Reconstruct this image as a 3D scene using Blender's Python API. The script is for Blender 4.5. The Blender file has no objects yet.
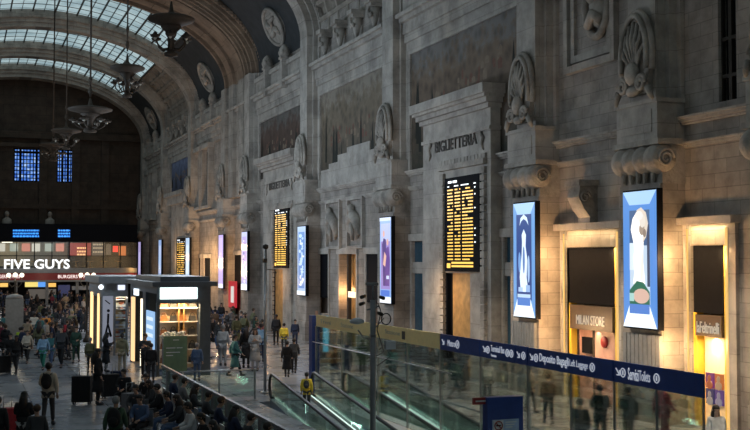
import bpy, bmesh, math, random
from mathutils import Vector, Matrix
random.seed(7)
PI = math.pi
scene = bpy.context.scene
COL = scene.collection

# ------------------------------------------------------------------ camera
F = 1115.0; EYE = 5.0
YAW = math.radians(20.36); PIT = math.radians(2.31)
cam_d = bpy.data.cameras.new('camera'); cam = bpy.data.objects.new('camera', cam_d); COL.objects.link(cam)
cam_d.sensor_width = 36; cam_d.lens = F/750*36; cam_d.clip_end = 600
cam.location = (0, 0, EYE)
cam.rotation_euler = (PI/2 + PIT, 0, -YAW)
scene.camera = cam
# ------------------------------------------------------------------ exposure / world
scene.view_settings.view_transform = 'Standard'; scene.view_settings.look = 'None'
scene.view_settings.gamma = 1; scene.view_settings.exposure = 0.0
scene.view_settings.use_curve_mapping = False
w = bpy.data.worlds.new('dusk_sky'); scene.world = w; w.use_nodes = True
w.node_tree.nodes['Background'].inputs[0].default_value = (0.10, 0.22, 0.42, 1)
w.node_tree.nodes['Background'].inputs[1].default_value = 0.25
SKY_GLASS = 0.50          # dusk daylight glowing through the roof glazing

def lamp(kind, loc, energy, color, radius=0.2, target=None, angle=100, blend=0.8, size=None):
    d = bpy.data.lights.new('lamp_light', kind); d.energy = energy; d.color = color
    if kind in ('POINT', 'SPOT'): d.shadow_soft_size = radius
    if kind == 'SPOT': d.spot_size = math.radians(angle); d.spot_blend = blend
    if kind == 'AREA':
        d.shape = 'RECTANGLE'; d.size, d.size_y = size
    o = bpy.data.objects.new('lamp_light', d); COL.objects.link(o); o.location = loc
    if target:
        v = Vector(target) - Vector(loc); o.rotation_euler = v.to_track_quat('-Z', 'Y').to_euler()
    return o
COOL = (0.78, 0.88, 1.0); WARM = (1.0, 0.57, 0.25); NEUT = (1.0, 0.90, 0.78)
# added fill spots along the unseen opposite wall, brightening the stone wall
for yy, e in ((4, 60), (20, 110), (36, 300), (52, 1500), (67, 1900), (83, 500), (100, 260)):
    lamp('SPOT', (-6.6, yy, 11.0), e*2.2, ((0.62, 0.80, 1.0) if 40 < yy < 80 else COOL if yy < 60 else NEUT), 0.6, (20, yy+6, 11), 110)
# warm wall-washers above and between the shop entrances
for yy, zz, e in ((35.6, 5.0, 460), (28.3, 5.0, 420), (35.6, 2.6, 300), (28.3, 2.4, 300), (86.5, 4.0, 900), (84.5, 6.0, 350), (93.5, 4.6, 750), (97.0, 5.0, 900), (100.5, 4.6, 750), (60.0, 4.0, 160),
                  (112.0, 5.2, 450), (46.0, 3.6, 120), (73, 3.5, 160)):
    lamp('POINT', (19.7 if yy < 40 else 19.1, yy, zz), e*0.42, WARM, 0.12)
# added warm spots, without fixtures, brightening the floor along the wall
for yy, e in ((20, 330), (26, 500), (32, 540), (38, 460), (46, 400), (56, 260), (66, 160)):
    lamp('SPOT', (17.6, yy, 6.5), e*2.4, (1.0, 0.80, 0.58), 0.3, (17.8, yy, 0), 120)
for yy in (20, 25, 30, 35): lamp('SPOT', (12.3, yy, 7.5), 420, (0.86, 1.0, 0.95), 0.15, (12.2, yy, 0), 60)  # extra spots put over the walkways to brighten them
# invented point lights above the concourse, soft fill over the floor
for yy, e in ((31, 220), (46, 800), (62, 900), (80, 600), (96, 450), (112, 300)):
    lamp('POINT', (12.0, yy+2, 9.0), e*0.9, COOL, 0.8)

# ------------------------------------------------------------------ pixel -> place
_R = cam.rotation_euler.to_matrix()
def ray(px, py):
    return _R @ Vector(((px-375)/F, -(py-215)/F, -1.0))
def onX(px, py, X):
    d = ray(px, py); t = X/d.x; return Vector((X, d.y*t, EYE+d.z*t))
def onY(px, py, Y):
    d = ray(px, py); t = Y/d.y; return Vector((d.x*t, Y, EYE+d.z*t))
def onZ(px, py, Z=0.0):
    d = ray(px, py); t = (Z-EYE)/d.z; return Vector((d.x*t, d.y*t, Z))
def yX(px, X): return onX(px, 260, X).y
def zX(px, py, X): return onX(px, py, X).z

# ------------------------------------------------------------------ materials
MATS = {}
def new_mat(name):
    m = bpy.data.materials.new(name); m.use_nodes = True; MATS[name] = m
    return m, m.node_tree.nodes, m.node_tree.links, m.node_tree.nodes['Principled BSDF']
def N(nodes, t, **kw):
    n = nodes.new(t)
    for k, v in kw.items(): setattr(n, k, v)
    return n
def ramp(nodes, stops):
    r = nodes.new('ShaderNodeValToRGB'); e = r.color_ramp.elements
    while len(e) < len(stops): e.new(0.5)
    for i, (p, c) in enumerate(stops): e[i].position = p; e[i].color = (*c, 1)
    return r
def plain(name, col, rough=0.6, metal=0.0, var=0.12, scale=6.0, spec=0.5):
    if name in MATS: return MATS[name]
    m, n, l, b = new_mat(name)
    tc = N(n, 'ShaderNodeTexCoord'); no = N(n, 'ShaderNodeTexNoise'); no.inputs['Scale'].default_value = scale; no.inputs['Detail'].default_value = 3
    l.new(tc.outputs['Object'], no.inputs['Vector'])
    r = ramp(n, [(0.3, tuple(c*(1-var) for c in col)), (0.7, tuple(min(1, c*(1+var)) for c in col))])
    l.new(no.outputs['Fac'], r.inputs[0]); l.new(r.outputs[0], b.inputs['Base Color'])
    b.inputs['Roughness'].default_value = rough; b.inputs['Metallic'].default_value = metal
    b.inputs['Specular IOR Level'].default_value = spec
    return m
def glow(col, strength=1.0):
    k = 'glow_%02x%02x%02x_%d' % (int(col[0]*255), int(col[1]*255), int(col[2]*255), int(strength*100))
    if k in MATS: return MATS[k]
    m, n, l, b = new_mat(k)
    b.inputs['Base Color'].default_value = (0.02, 0.02, 0.02, 1); b.inputs['Roughness'].default_value = 0.3
    b.inputs['Emission Color'].default_value = (*col, 1); b.inputs['Emission Strength'].default_value = strength
    return m
def stone(name, c0, c1, bw=1.6, bh=0.72, mortar=(0.10, 0.09, 0.08), bump=0.25, rough=0.75, stain=0.5):
    m, n, l, b = new_mat(name)
    g = N(n, 'ShaderNodeNewGeometry'); s = N(n, 'ShaderNodeSeparateXYZ'); l.new(g.outputs['Position'], s.inputs[0])
    a = N(n, 'ShaderNodeMath', operation='ADD'); l.new(s.outputs[0], a.inputs[0]); l.new(s.outputs[1], a.inputs[1])
    c = N(n, 'ShaderNodeCombineXYZ'); l.new(a.outputs[0], c.inputs[0]); l.new(s.outputs[2], c.inputs[1])
    br = N(n, 'ShaderNodeTexBrick'); l.new(c.outputs[0], br.inputs['Vector'])
    br.inputs['Scale'].default_value = 1; br.inputs['Brick Width'].default_value = bw; br.inputs['Row Height'].default_value = bh
    br.inputs['Mortar Size'].default_value = 0.012; br.inputs['Color1'].default_value = (*c0, 1); br.inputs['Color2'].default_value = (*c1, 1)
    br.inputs['Mortar'].default_value = (*mortar, 1); br.inputs['Bias'].default_value = 0.0
    no = N(n, 'ShaderNodeTexNoise'); no.inputs['Scale'].default_value = 0.9; no.inputs['Detail'].default_value = 6; no.inputs['Roughness'].default_value = 0.65
    l.new(g.outputs['Position'], no.inputs['Vector'])
    r = ramp(n, [(0.30, (1-stain,)*3), (0.62, (1.0, 1.0, 1.0))]); l.new(no.outputs['Fac'], r.inputs[0])
    mx = N(n, 'ShaderNodeMix', data_type='RGBA', blend_type='MULTIPLY'); mx.inputs[0].default_value = 1
    l.new(br.outputs['Color'], mx.inputs[6]); l.new(r.outputs[0], mx.inputs[7]); l.new(mx.outputs[2], b.inputs['Base Color'])
    n2 = N(n, 'ShaderNodeTexNoise'); n2.inputs['Scale'].default_value = 5; n2.inputs['Detail'].default_value = 5; l.new(g.outputs['Position'], n2.inputs['Vector'])
    bu = N(n, 'ShaderNodeBump'); bu.inputs['Strength'].default_value = bump; bu.inputs['Distance'].default_value = 0.08
    l.new(n2.outputs['Fac'], bu.inputs['Height']); l.new(bu.outputs[0], b.inputs['Normal'])
    b.inputs['Roughness'].default_value = rough; b.inputs['Specular IOR Level'].default_value = 0.3
    return m
M_STONE = stone('travertine_blocks', (0.42, 0.375, 0.33), (0.34, 0.31, 0.28), 1.15, 0.42, (0.25, 0.225, 0.20))
M_STONE2 = stone('travertine_plain', (0.50, 0.46, 0.41), (0.44, 0.41, 0.37), 2.6, 1.15, (0.33, 0.30, 0.27))
M_CARVE = stone('carved_stone', (0.46, 0.42, 0.37), (0.40, 0.37, 0.33), 50, 50, (0.4, 0.4, 0.4), 0.6, stain=0.65)
M_ARCH = stone('arch_brown', (0.30, 0.215, 0.15), (0.25, 0.18, 0.13), 2.2, 1.0, (0.12, 0.09, 0.06))
M_ARCHW = stone('arch_pale', (0.44, 0.40, 0.35), (0.38, 0.35, 0.31), 2.2, 1.0, (0.2, 0.18, 0.16))
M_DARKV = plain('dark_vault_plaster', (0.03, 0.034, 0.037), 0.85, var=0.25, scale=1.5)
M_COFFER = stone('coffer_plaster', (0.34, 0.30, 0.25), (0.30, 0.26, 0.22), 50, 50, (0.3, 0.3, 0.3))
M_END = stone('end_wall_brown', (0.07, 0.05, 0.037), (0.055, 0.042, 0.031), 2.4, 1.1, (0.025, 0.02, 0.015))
M_BLACK = plain('black_lacquer', (0.010, 0.011, 0.014), 0.7, spec=0.04)
M_IRON = plain('dark_iron', (0.05, 0.042, 0.034), 0.5, 0.6)
M_BRONZE = plain('aged_bronze', (0.055, 0.040, 0.028), 0.75, 0.1)
M_STEEL = plain('brushed_steel', (0.42, 0.43, 0.44), 0.35, 0.8)
M_GREYP = plain('grey_paint', (0.20, 0.21, 0.22), 0.45)
M_LGREY = plain('pale_grey_paint', (0.55, 0.57, 0.60), 0.45)
M_NAVY = plain('navy_enamel', (0.018, 0.055, 0.26), 0.35)
M_YELL = plain('yellow_film', (0.95, 0.72, 0.34), 0.5, var=0.05)
M_YPAINT = plain('yellow_paint', (0.85, 0.55, 0.06), 0.5, var=0.05)
M_WOOD = plain('golden_wood', (0.45, 0.26, 0.09), 0.5, var=0.25, scale=3)
M_RUBBER = plain('black_rubber', (0.015, 0.015, 0.017), 0.35)
M_WHITE = plain('white_enamel', (0.75, 0.75, 0.75), 0.5, var=0.03)
M_RED = plain('red_enamel', (0.30, 0.02, 0.02), 0.45)
M_KIOSK = plain('slate_blue_panel', (0.055, 0.075, 0.095), 0.4)
M_BROWNB = plain('bronze_band', (0.075, 0.055, 0.042), 0.45)
M_PINK = plain('pink_marble', (0.50, 0.30, 0.25), 0.4, var=0.25, scale=2)

def glass_mat(name, tint, refl=0.12, rough=0.02):
    m, n, l, b = new_mat(name)
    out = [x for x in n if x.type == 'OUTPUT_MATERIAL'][0]; n.remove(b)
    t = N(n, 'ShaderNodeBsdfTransparent'); t.inputs[0].default_value = (*tint, 1)
    g = N(n, 'ShaderNodeBsdfGlossy'); g.inputs['Color'].default_value = (0.9, 1.0, 0.97, 1); g.inputs['Roughness'].default_value = rough
    fr = N(n, 'ShaderNodeLayerWeight'); fr.inputs[0].default_value = 0.25
    mr = N(n, 'ShaderNodeMapRange'); mr.inputs[3].default_value = refl; mr.inputs[4].default_value = 0.8
    l.new(fr.outputs['Fresnel'], mr.inputs[0]); mx = N(n, 'ShaderNodeMixShader')
    l.new(mr.outputs[0], mx.inputs[0]); l.new(t.outputs[0], mx.inputs[1]); l.new(g.outputs[0], mx.inputs[2]); l.new(mx.outputs[0], out.inputs[0])
    return m
M_GLASS = glass_mat('clear_glass', (0.96, 0.985, 0.97), 0.07)
M_GLASSR = glass_mat('shopfront_glass', (0.96, 0.97, 0.97), 0.01, 0.25)
M_GLASSG = glass_mat('green_glass', (0.88, 0.94, 0.91), 0.10)

# floor
M_FLOOR, n, l, b = new_mat('polished_stone_floor')
g = N(n, 'ShaderNodeNewGeometry'); br = N(n, 'ShaderNodeTexBrick'); l.new(g.outputs['Position'], br.inputs['Vector'])
br.inputs['Scale'].default_value = 1; br.inputs['Brick Width'].default_value = 2.4; br.inputs['Row Height'].default_value = 1.2; br.offset = 0.0
br.inputs['Mortar Size'].default_value = 0.02; br.inputs['Color1'].default_value = (0.38, 0.40, 0.44, 1); br.inputs['Color2'].default_value = (0.26, 0.275, 0.31, 1); br.inputs['Mortar'].default_value = (0.04, 0.04, 0.045, 1)
no = N(n, 'ShaderNodeTexNoise'); no.inputs['Scale'].default_value = 0.6; no.inputs['Detail'].default_value = 5; l.new(g.outputs['Position'], no.inputs['Vector'])
r = ramp(n, [(0.3, (0.6, 0.6, 0.6)), (0.7, (1, 1, 1))]); l.new(no.outputs['Fac'], r.inputs[0])
mx = N(n, 'ShaderNodeMix', data_type='RGBA', blend_type='MULTIPLY'); mx.inputs[0].default_value = 1
l.new(br.outputs['Color'], mx.inputs[6]); l.new(r.outputs[0], mx.inputs[7]); l.new(mx.outputs[2], b.inputs['Base Color'])
r2 = ramp(n, [(0.3, (0.24,)*3), (0.7, (0.32,)*3)]); l.new(no.outputs['Fac'], r2.inputs[0]); l.new(r2.outputs[0], b.inputs['Roughness'])
b.inputs['Specular IOR Level'].default_value = 0.7

# murals
def mural_mat(name, z0, z1, sky, mid, dark):
    m, n, l, b = new_mat(name)
    g = N(n, 'ShaderNodeNewGeometry'); s = N(n, 'ShaderNodeSeparateXYZ'); l.new(g.outputs['Position'], s.inputs[0])
    mr = N(n, 'ShaderNodeMapRange'); mr.inputs[1].default_value = z0; mr.inputs[2].default_value = z1; l.new(s.outputs[2], mr.inputs[0])
    no = N(n, 'ShaderNodeTexNoise'); no.inputs['Scale'].default_value = 1.1; no.inputs['Detail'].default_value = 9; no.inputs['Roughness'].default_value = 0.72; l.new(g.outputs['Position'], no.inputs['Vector'])
    ma = N(n, 'ShaderNodeMath', operation='MULTIPLY_ADD'); ma.inputs[1].default_value = 1.1; l.new(no.outputs['Fac'], ma.inputs[0]); l.new(mr.outputs[0], ma.inputs[2])
    r = ramp(n, [(0.30, dark), (0.62, tuple(c*0.6 for c in mid)), (0.9, mid), (1.0, tuple((a+c)/2 for a, c in zip(mid, sky))), (1.0, sky)])
    r.color_ramp.elements[3].position = 0.97
    sc = N(n, 'ShaderNodeMath', operation='MULTIPLY'); sc.inputs[1].default_value = 0.68; l.new(ma.outputs[0], sc.inputs[0]); l.new(sc.outputs[0], r.inputs[0])
    n2 = N(n, 'ShaderNodeTexVoronoi'); n2.inputs['Scale'].default_value = 1.8; l.new(g.outputs['Position'], n2.inputs['Vector'])
    r2 = ramp(n, [(0.0, (0.45,)*3), (0.6, (1.1,)*3)]); l.new(n2.outputs['Distance'], r2.inputs[0])
    mx = N(n, 'ShaderNodeMix', data_type='RGBA', blend_type='MULTIPLY'); mx.inputs[0].default_value = 0.8
    l.new(r.outputs[0], mx.inputs[6]); l.new(r2.outputs[0], mx.inputs[7]); l.new(mx.outputs[2], b.inputs['Base Color'])
    b.inputs['Roughness'].default_value = 0.8
    return m

# ------------------------------------------------------------------ mesh helpers
class MB:
    def __init__(s): s.v = []; s.f = []; s.m = []; s.sm = []
    def add(s, vs, fs, mi=0, smooth=False):
        o = len(s.v); s.v += [tuple(q) for q in vs]; s.f += [tuple(i+o for i in f) for f in fs]; s.m += [mi]*len(fs); s.sm += [smooth]*len(fs); return s
    def box(s, x0, x1, y0, y1, z0, z1, mi=0):
        x0, x1 = min(x0, x1), max(x0, x1); y0, y1 = min(y0, y1), max(y0, y1); z0, z1 = min(z0, z1), max(z0, z1)
        if min(x1-x0, y1-y0, z1-z0) > 0.045:      # neighbours never share an exact plane
            e = 0.0011*(len(s.f)//6 % 7); x0 -= e; x1 += e; y0 -= e; y1 += e; z0 -= e; z1 += e
        return s.add([(x0,y0,z0),(x1,y0,z0),(x1,y1,z0),(x0,y1,z0),(x0,y0,z1),(x1,y0,z1),(x1,y1,z1),(x0,y1,z1)],
              [(0,3,2,1),(4,5,6,7),(0,1,5,4),(1,2,6,5),(2,3,7,6),(3,0,4,7)], mi)
    def tube(s, pts, rad, n=8, mi=0, cap=True, closed=False):
        pts = [Vector(p) for p in pts]; k = len(pts); rad = rad if isinstance(rad, (list, tuple)) else [rad]*k
        rings = []; up = None
        for i, p in enumerate(pts):
            if closed: d = pts[(i+1) % k] - pts[i-1]
            else: d = pts[min(i+1, k-1)] - pts[max(i-1, 0)]
            d.normalize()
            if up is None: up = Vector((0, 0, 1)) if abs(d.z) < 0.9 else Vector((1, 0, 0))
            a = d.cross(up)
            if a.length < 1e-4: a = d.orthogonal()
            a.normalize(); c = a.cross(d).normalized(); up = c
            rings.append([p + (a*math.cos(2*PI*j/n) + c*math.sin(2*PI*j/n))*rad[i] for j in range(n)])
        vs = [q for r_ in rings for q in r_]; fs = []
        for i in range(k if closed else k-1):
            i2 = (i+1) % k
            for j in range(n): fs.append((i*n+j, i*n+(j+1) % n, i2*n+(j+1) % n, i2*n+j))
        if cap and not closed: fs += [tuple(range(n))[::-1], tuple((k-1)*n+j for j in range(n))]
        return s.add(vs, fs, mi, n > 5)
    def lathe(s, prof, c=(0,0,0), n=16, mi=0, axis='z', sx=1, sy=1):
        vs = []; fs = []
        for (r_, h) in prof:
            for j in range(n):
                a = 2*PI*j/n; u, v = r_*math.cos(a)*sx, r_*math.sin(a)*sy
                if axis == 'z': q = (c[0]+u, c[1]+v, c[2]+h)
                elif axis == 'y': q = (c[0]+u, c[1]+h, c[2]+v)
                else: q = (c[0]+h, c[1]+u, c[2]+v)
                vs.append(q)
        k = len(prof)
        for i in range(k-1):
            for j in range(n): fs.append((i*n+j, i*n+(j+1) % n, (i+1)*n+(j+1) % n, (i+1)*n+j))
        fs += [tuple(range(n))[::-1], tuple((k-1)*n+j for j in range(n))]
        return s.add(vs, fs, mi, True)
    def ball(s, c, rx, ry=None, rz=None, n=10, m=7, mi=0):
        ry = ry or rx; rz = rz or rx
        vs = [(c[0], c[1], c[2]-rz)]; fs = []
        for i in range(1, m):
            t = -PI/2 + PI*i/m
            for j in range(n):
                a = 2*PI*j/n; vs.append((c[0]+rx*math.cos(t)*math.cos(a), c[1]+ry*math.cos(t)*math.sin(a), c[2]+rz*math.sin(t)))
        vs.append((c[0], c[1], c[2]+rz)); e = len(vs)-1
        for j in range(n): fs.append((0, 1+(j+1) % n, 1+j)); fs.append((e, 1+(m-2)*n+j, 1+(m-2)*n+(j+1) % n))
        for i in range(m-2):
            for j in range(n): fs.append((1+i*n+j, 1+i*n+(j+1) % n, 1+(i+1)*n+(j+1) % n, 1+(i+1)*n+j))
        return s.add(vs, fs, mi, True)
    def prism(s, poly, fn, d0, d1, mi=0):
        # poly 2D, fn(u,v,d)->xyz
        k = len(poly); vs = [fn(u, v, d0) for u, v in poly] + [fn(u, v, d1) for u, v in poly]
        fs = [tuple(range(k))[::-1], tuple(range(k, 2*k))] + [(i, (i+1) % k, k+(i+1) % k, k+i) for i in range(k)]
        return s.add(vs, fs, mi)
    def build(s, name, mats, parent=None, local=False):
        me = bpy.data.meshes.new(name); off = Vector((0, 0, 0))
        if parent is not None and not local:
            q = parent
            while q is not None: off += q.location; q = q.parent
        me.from_pydata([tuple(Vector(v)-off) for v in s.v], [], s.f)
        for m in (mats if isinstance(mats, (list, tuple)) else [mats]): me.materials.append(m)
        me.polygons.foreach_set('material_index', s.m); me.polygons.foreach_set('use_smooth', s.sm)
        bm = bmesh.new(); bm.from_mesh(me); bmesh.ops.recalc_face_normals(bm, faces=bm.faces); bm.to_mesh(me); bm.free()
        me.update()
        o = bpy.data.objects.new(name, me); COL.objects.link(o)
        if parent is not None: o.parent = parent
        return o
def tag(o, label=None, cat=None, group=None, kind=None):
    if label: o['label'] = label
    if cat: o['category'] = cat
    if group: o['group'] = group
    if kind: o['kind'] = kind
    return o
def thing(name, loc, label=None, cat=None, group=None, rz=0, kind=None):
    o = bpy.data.objects.new(name, None); COL.objects.link(o); o.location = loc; o.rotation_euler[2] = rz; o.empty_display_size = 0.2
    return tag(o, label, cat, group, kind)
def copy_tree(o, parent=None):
    c = o.copy(); COL.objects.link(c)
    if parent is not None: c.parent = parent
    for ch in list(o.children): copy_tree(ch, c)
    return c
def textmesh(body, mat, M, width=None, height=0.5, extrude=0.01, bold=0.0, name='lettering', parent=None):
    cu = bpy.data.curves.new(name, 'FONT'); cu.body = body; cu.size = 1; cu.extrude = 0; cu.offset = bold; cu.align_x = 'CENTER'; cu.align_y = 'CENTER'; cu.resolution_u = 3
    t = bpy.data.objects.new(name, cu); COL.objects.link(t); dg = bpy.context.evaluated_depsgraph_get()
    me = bpy.data.meshes.new_from_object(t.evaluated_get(dg)); bpy.data.objects.remove(t)
    xs = [v.co.x for v in me.vertices]; ys = [v.co.y for v in me.vertices]
    cx, cy = (min(xs)+max(xs))/2, (min(ys)+max(ys))/2; sy = height/(max(ys)-min(ys)); sx = (width/(max(xs)-min(xs))) if width else sy
    bm = bmesh.new(); bm.from_mesh(me)
    g_ = bmesh.ops.extrude_face_region(bm, geom=bm.faces[:]); 
    for e in g_['geom']:
        if isinstance(e, bmesh.types.BMVert): e.co.z += 1
    for v in bm.verts: v.co = Vector(((v.co.x-cx)*sx, (v.co.y-cy)*sy, v.co.z*extrude))
    bmesh.ops.recalc_face_normals(bm, faces=bm.faces); bm.transform(M)
    if parent is not None:
        q = parent
        while q is not None: bm.transform(Matrix.Translation(-q.location)); q = q.parent
    bm.to_mesh(me); bm.free(); me.materials.clear(); me.materials.append(mat)
    o = bpy.data.objects.new(name, me); COL.objects.link(o)
    if parent is not None: o.parent = parent
    return o
def MW(x, y, z):   # reads along -Y, faces -X (lettering on the stone wall)
    return Matrix(((0,0,-1,x),(-1,0,0,y),(0,1,0,z),(0,0,0,1)))
def MF(x, y, z):   # reads along +X, faces -Y
    return Matrix(((1,0,0,x),(0,0,-1,y),(0,1,0,z),(0,0,0,1)))
def cells(mb, lo, hi, holes, fn, mi=0):
    """fill the rectangle lo..hi minus holes (u0,u1,v0,v1) with boxes through fn(u0,u1,v0,v1)"""
    us = sorted({lo[0], hi[0]} | {max(lo[0], min(hi[0], h)) for q in holes for h in q[:2]})
    vs = sorted({lo[1], hi[1]} | {max(lo[1], min(hi[1], h)) for q in holes for h in q[2:4]})
    for a, b_ in zip(us, us[1:]):
        run = None
        for c, d in zip(vs, vs[1:]):
            mu, mv = (a+b_)/2, (c+d)/2
            inside = any(h[0] < mu < h[1] and h[2] < mv < h[3] for h in holes)
            if inside:
                if run: fn(a, b_, run[0], run[1]); run = None
            else: run = (run[0], d) if run else (c, d)
        if run: fn(a, b_, run[0], run[1])

# ------------------------------------------------------------------ layout constants
WX = 20.9; CX = 6.7; Z0 = 19.0
def Yu(u): return (u*1e-3*F*20/math.cos(YAW) - 20*math.sin(YAW))/math.cos(YAW)
PY = [23.6] + [Yu(u) for u in (1.473, 1.777, 2.358, 2.941, 3.53, 3.85, 4.42, 5.03)] + [134.6]   # pier centres
YEND = 136.0

# ------------------------------------------------------------------ floor
mb = MB()
V0, V1, VX0, VX1 = 9.0, 38.5, 9.9, 15.0       # the well of the inclined moving walkways
cells(mb, (-7.5, -8.0), (30, YEND+1), [(VX0, VX1, V0, V1)], lambda a, b_, c, d: mb.box(a, b_, c, d, -0.25, 0))
tag(mb.build('floor', M_FLOOR), kind='structure')
mb = MB(); mb.box(VX0-0.2, VX1+0.2, V0-0.2, V0, -5, -0.26); mb.box(VX0-0.2, VX0, V0, V1, -5, -0.26); mb.box(VX1, VX1+0.2, V0, V1, -5, -0.26); mb.box(VX0, VX1, V0, V1, -5.2, -5)
tag(mb.build('walkway_well_wall', M_LGREY), kind='structure')

# ------------------------------------------------------------------ right wall with its openings
def op(x0, x1, ytop, ybot=None, X=WX):
    a, b_ = yX(x0, X), yX(x1, X); xm = (x0+x1)/2
    return (min(a, b_), max(a, b_), 0.0 if ybot is None else zX(xm, ybot, X), zX(xm, ytop, X))
H_MIL = op(567, 621, 247); H_PET = op(691, 731, 245)
H_P1 = op(450, 480.5, 273); H_P2 = op(276, 290, 269)
H_SL1 = op(413, 424, 241); H_SL2 = op(505, 513, 237)
H_M1 = op(317, 329, 254); H_M2 = op(340, 357, 254); H_M3 = op(367, 380, 254)
H_N = op(229, 243, 255); H_L2a = op(194, 201, 258); H_L2b = op(205, 211, 258); H_WIN = op(721, 739, -120, 100)
H_SL3 = op(252, 258, 262)
doors = [H_MIL, H_PET, H_P1, H_P2, H_SL1, H_SL2, H_M1, H_M2, H_M3, H_N, H_L2a, H_L2b, H_WIN, H_SL3]
mb = MB(); cells(mb, (-8, 0), (YEND, Z0+1), doors, lambda a, b_, c, d: mb.box(WX, WX+0.7, a, b_, c, d))
wall_r = tag(mb.build('wall_right', M_STONE), kind='structure')
# masonry behind the openings closes the building
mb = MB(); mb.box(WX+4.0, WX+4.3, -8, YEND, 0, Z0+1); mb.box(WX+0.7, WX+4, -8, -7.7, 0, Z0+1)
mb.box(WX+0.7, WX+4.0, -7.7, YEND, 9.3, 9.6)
tag(mb.build('wall_service_corridor', M_END), kind='structure')

# string courses, cornice, attic : one run between two piers each
def course(y0, y1, z0, z1, d, name='trim', m=None):
    mb = MB(); h = z1-z0
    mb.box(WX-d*0.45, WX, y0, y1, z0, z0+h*0.35); mb.box(WX-d*0.75, WX, y0, y1, z0+h*0.35, z0+h*0.7); mb.box(WX-d, WX, y0, y1, z0+h*0.7, z1)
    return tag(mb.build(name, m or M_STONE2), kind='structure')
gaps = [( -8, PY[0])] + list(zip(PY, PY[1:]))
k = 0
for i, (a, b_) in enumerate(gaps):
    k += 1; a2, b2 = a+1.0, b_-1.0
    segs = [(a2, b2)]
    for h in (H_P1, H_P2):
        if a < h[0] < b_: segs = [(a2, h[0]-1.9), (h[1]+1.9, b2)]
    for (c, d) in segs:
        course(c, d, 9.15, 9.4, 0.30, 'trim_%d' % k); k += 1
        course(c, d, 8.45, 8.62, 0.18, 'trim_%d' % k); k += 1
    course(a2, b2, 15.4, 16.6, 0.35, 'trim_%d' % k); k += 1
    course(a2, b2, 16.6, 17.2, 0.75, 'trim_%d' % k); k += 1
    if i in (0, 1, 3, 5, 7, 9): # attic under the lunettes
        mb = MB(); mb.box(WX-0.35, WX, a2, b2, 17.2, 18.45); mb.box(WX-0.5, WX, a2, b2, 18.2, 18.5)
        tag(mb.build('attic_wall', M_STONE2), kind='structure')

# ------------------------------------------------------------------ piers (built once, copied)
def make_pier():
    r_ = thing('stone_pier', (0, 0, 0))
    m = MB(); m.box(-0.9, 0, -1.12, 1.12, 0, 7.35); m.box(-1.0, 0, -1.2, 1.2, 0, 1.1); m.box(-0.96, 0, -1.17, 1.17, 1.1, 1.22)
    m.build('shaft', M_STONE, r_)
    m = MB(); m.box(-0.85, 0, -1.15, 1.15, 7.35, 8.6); m.box(-1.08, 0, -1.28, 1.28, 8.55, 8.72)
    prof = []
    for j in range(41):
        y = -1.2 + 2.4*j/40; prof.append((0.40+0.09*abs(math.sin(j/40*PI*4)), y))
    m.lathe(prof, (-0.78, 0, 8.12), 18, axis='y')
    for yy in (-1.25, 1.25):
        m.tube([(-0.78+0.30*math.cos(a)*(1-a/16), yy, 8.12+0.30*math.sin(a)*(1-a/16)) for a in [q*0.45 for q in range(28)]], 0.05, 6)
    for q in range(5): m.tube([(-0.93, -0.8+0.4*q, 7.40), (-0.93, -0.8+0.4*q, 7.85)], [0.06, 0.11], 8)
    m.build('console', M_CARVE, r_)
    m = MB(); m.box(-1.0, 0, -1.12, 1.12, 8.72, 9.85); m.box(-1.06, 0, -1.18, 1.18, 9.85, 9.98); m.box(-1.03, -1.0, -0.85, 0.85, 8.95, 9.65)
    m.build('pedestal_block', M_STONE2, r_)
    m = MB(); m.box(-0.78, 0, -0.75, 0.75, 9.98, Z0+0.05); m.box(-0.42, 0, -0.95, 0.95, 9.98, Z0+0.05); m.box(-0.14, 0, -1.15, 1.15, 9.98, Z0+0.05)
    m.build('upper_pilaster', M_STONE2, r_)
    # shell cartouche
    m = MB(); n_ = 26
    arc = [(math.cos(-0.25+ (PI+0.5)*q/n_)*0.72, 11.3+math.sin(-0.25+(PI+0.5)*q/n_)*1.4) for q in range(n_+1)]
    m.tube([(-0.92, y, z) for y, z in arc], 0.09, 8)
    m.tube([(-0.78, y*1.16, 11.35+(z-11.35)*1.10) for y, z in arc], 0.11, 6)
    poly = [(y*0.95, z) for y, z in arc] + [(-0.55, 10.2), (0.55, 10.2)]
    m.prism(poly, lambda u, v, d: (d, u, v), -0.80, -0.4)
    for q in range(7):
        a = PI*(0.10+0.80*q/6); p1 = (-0.90, math.cos(a)*0.58, 11.4+math.sin(a)*1.12)
        m.tube([(-0.88, 0.0+math.cos(a)*0.12, 11.0), (-1.0, math.cos(a)*0.45, 11.2+math.sin(a)*0.75), p1], [0.03, 0.07, 0.05], 6)
    for sg in (-1, 1):
        m.tube([(-1.0, sg*(0.50+0.28*math.cos(a)*(1-a/14)), 10.50+0.28*math.sin(a)*(1-a/14)) for a in [q*0.5 for q in range(22)]], 0.07, 7)
        m.tube([(-0.95, sg*0.80, 10.35), (-0.95, sg*0.95, 10.1), (-0.9, sg*1.02, 9.95)], [0.12, 0.10, 0.05], 7)
    m.ball((-0.98, 0, 10.85), 0.20, 0.32, 0.38); m.ball((-0.95, 0, 10.3), 0.14, 0.35, 0.16)
    m.v = [(x-0.17 if x < -0.6 else x, y, z) for x, y, z in m.v]
    m.build('shell_cartouche', M_CARVE, r_)
    return r_
pier0 = make_pier()
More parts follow.
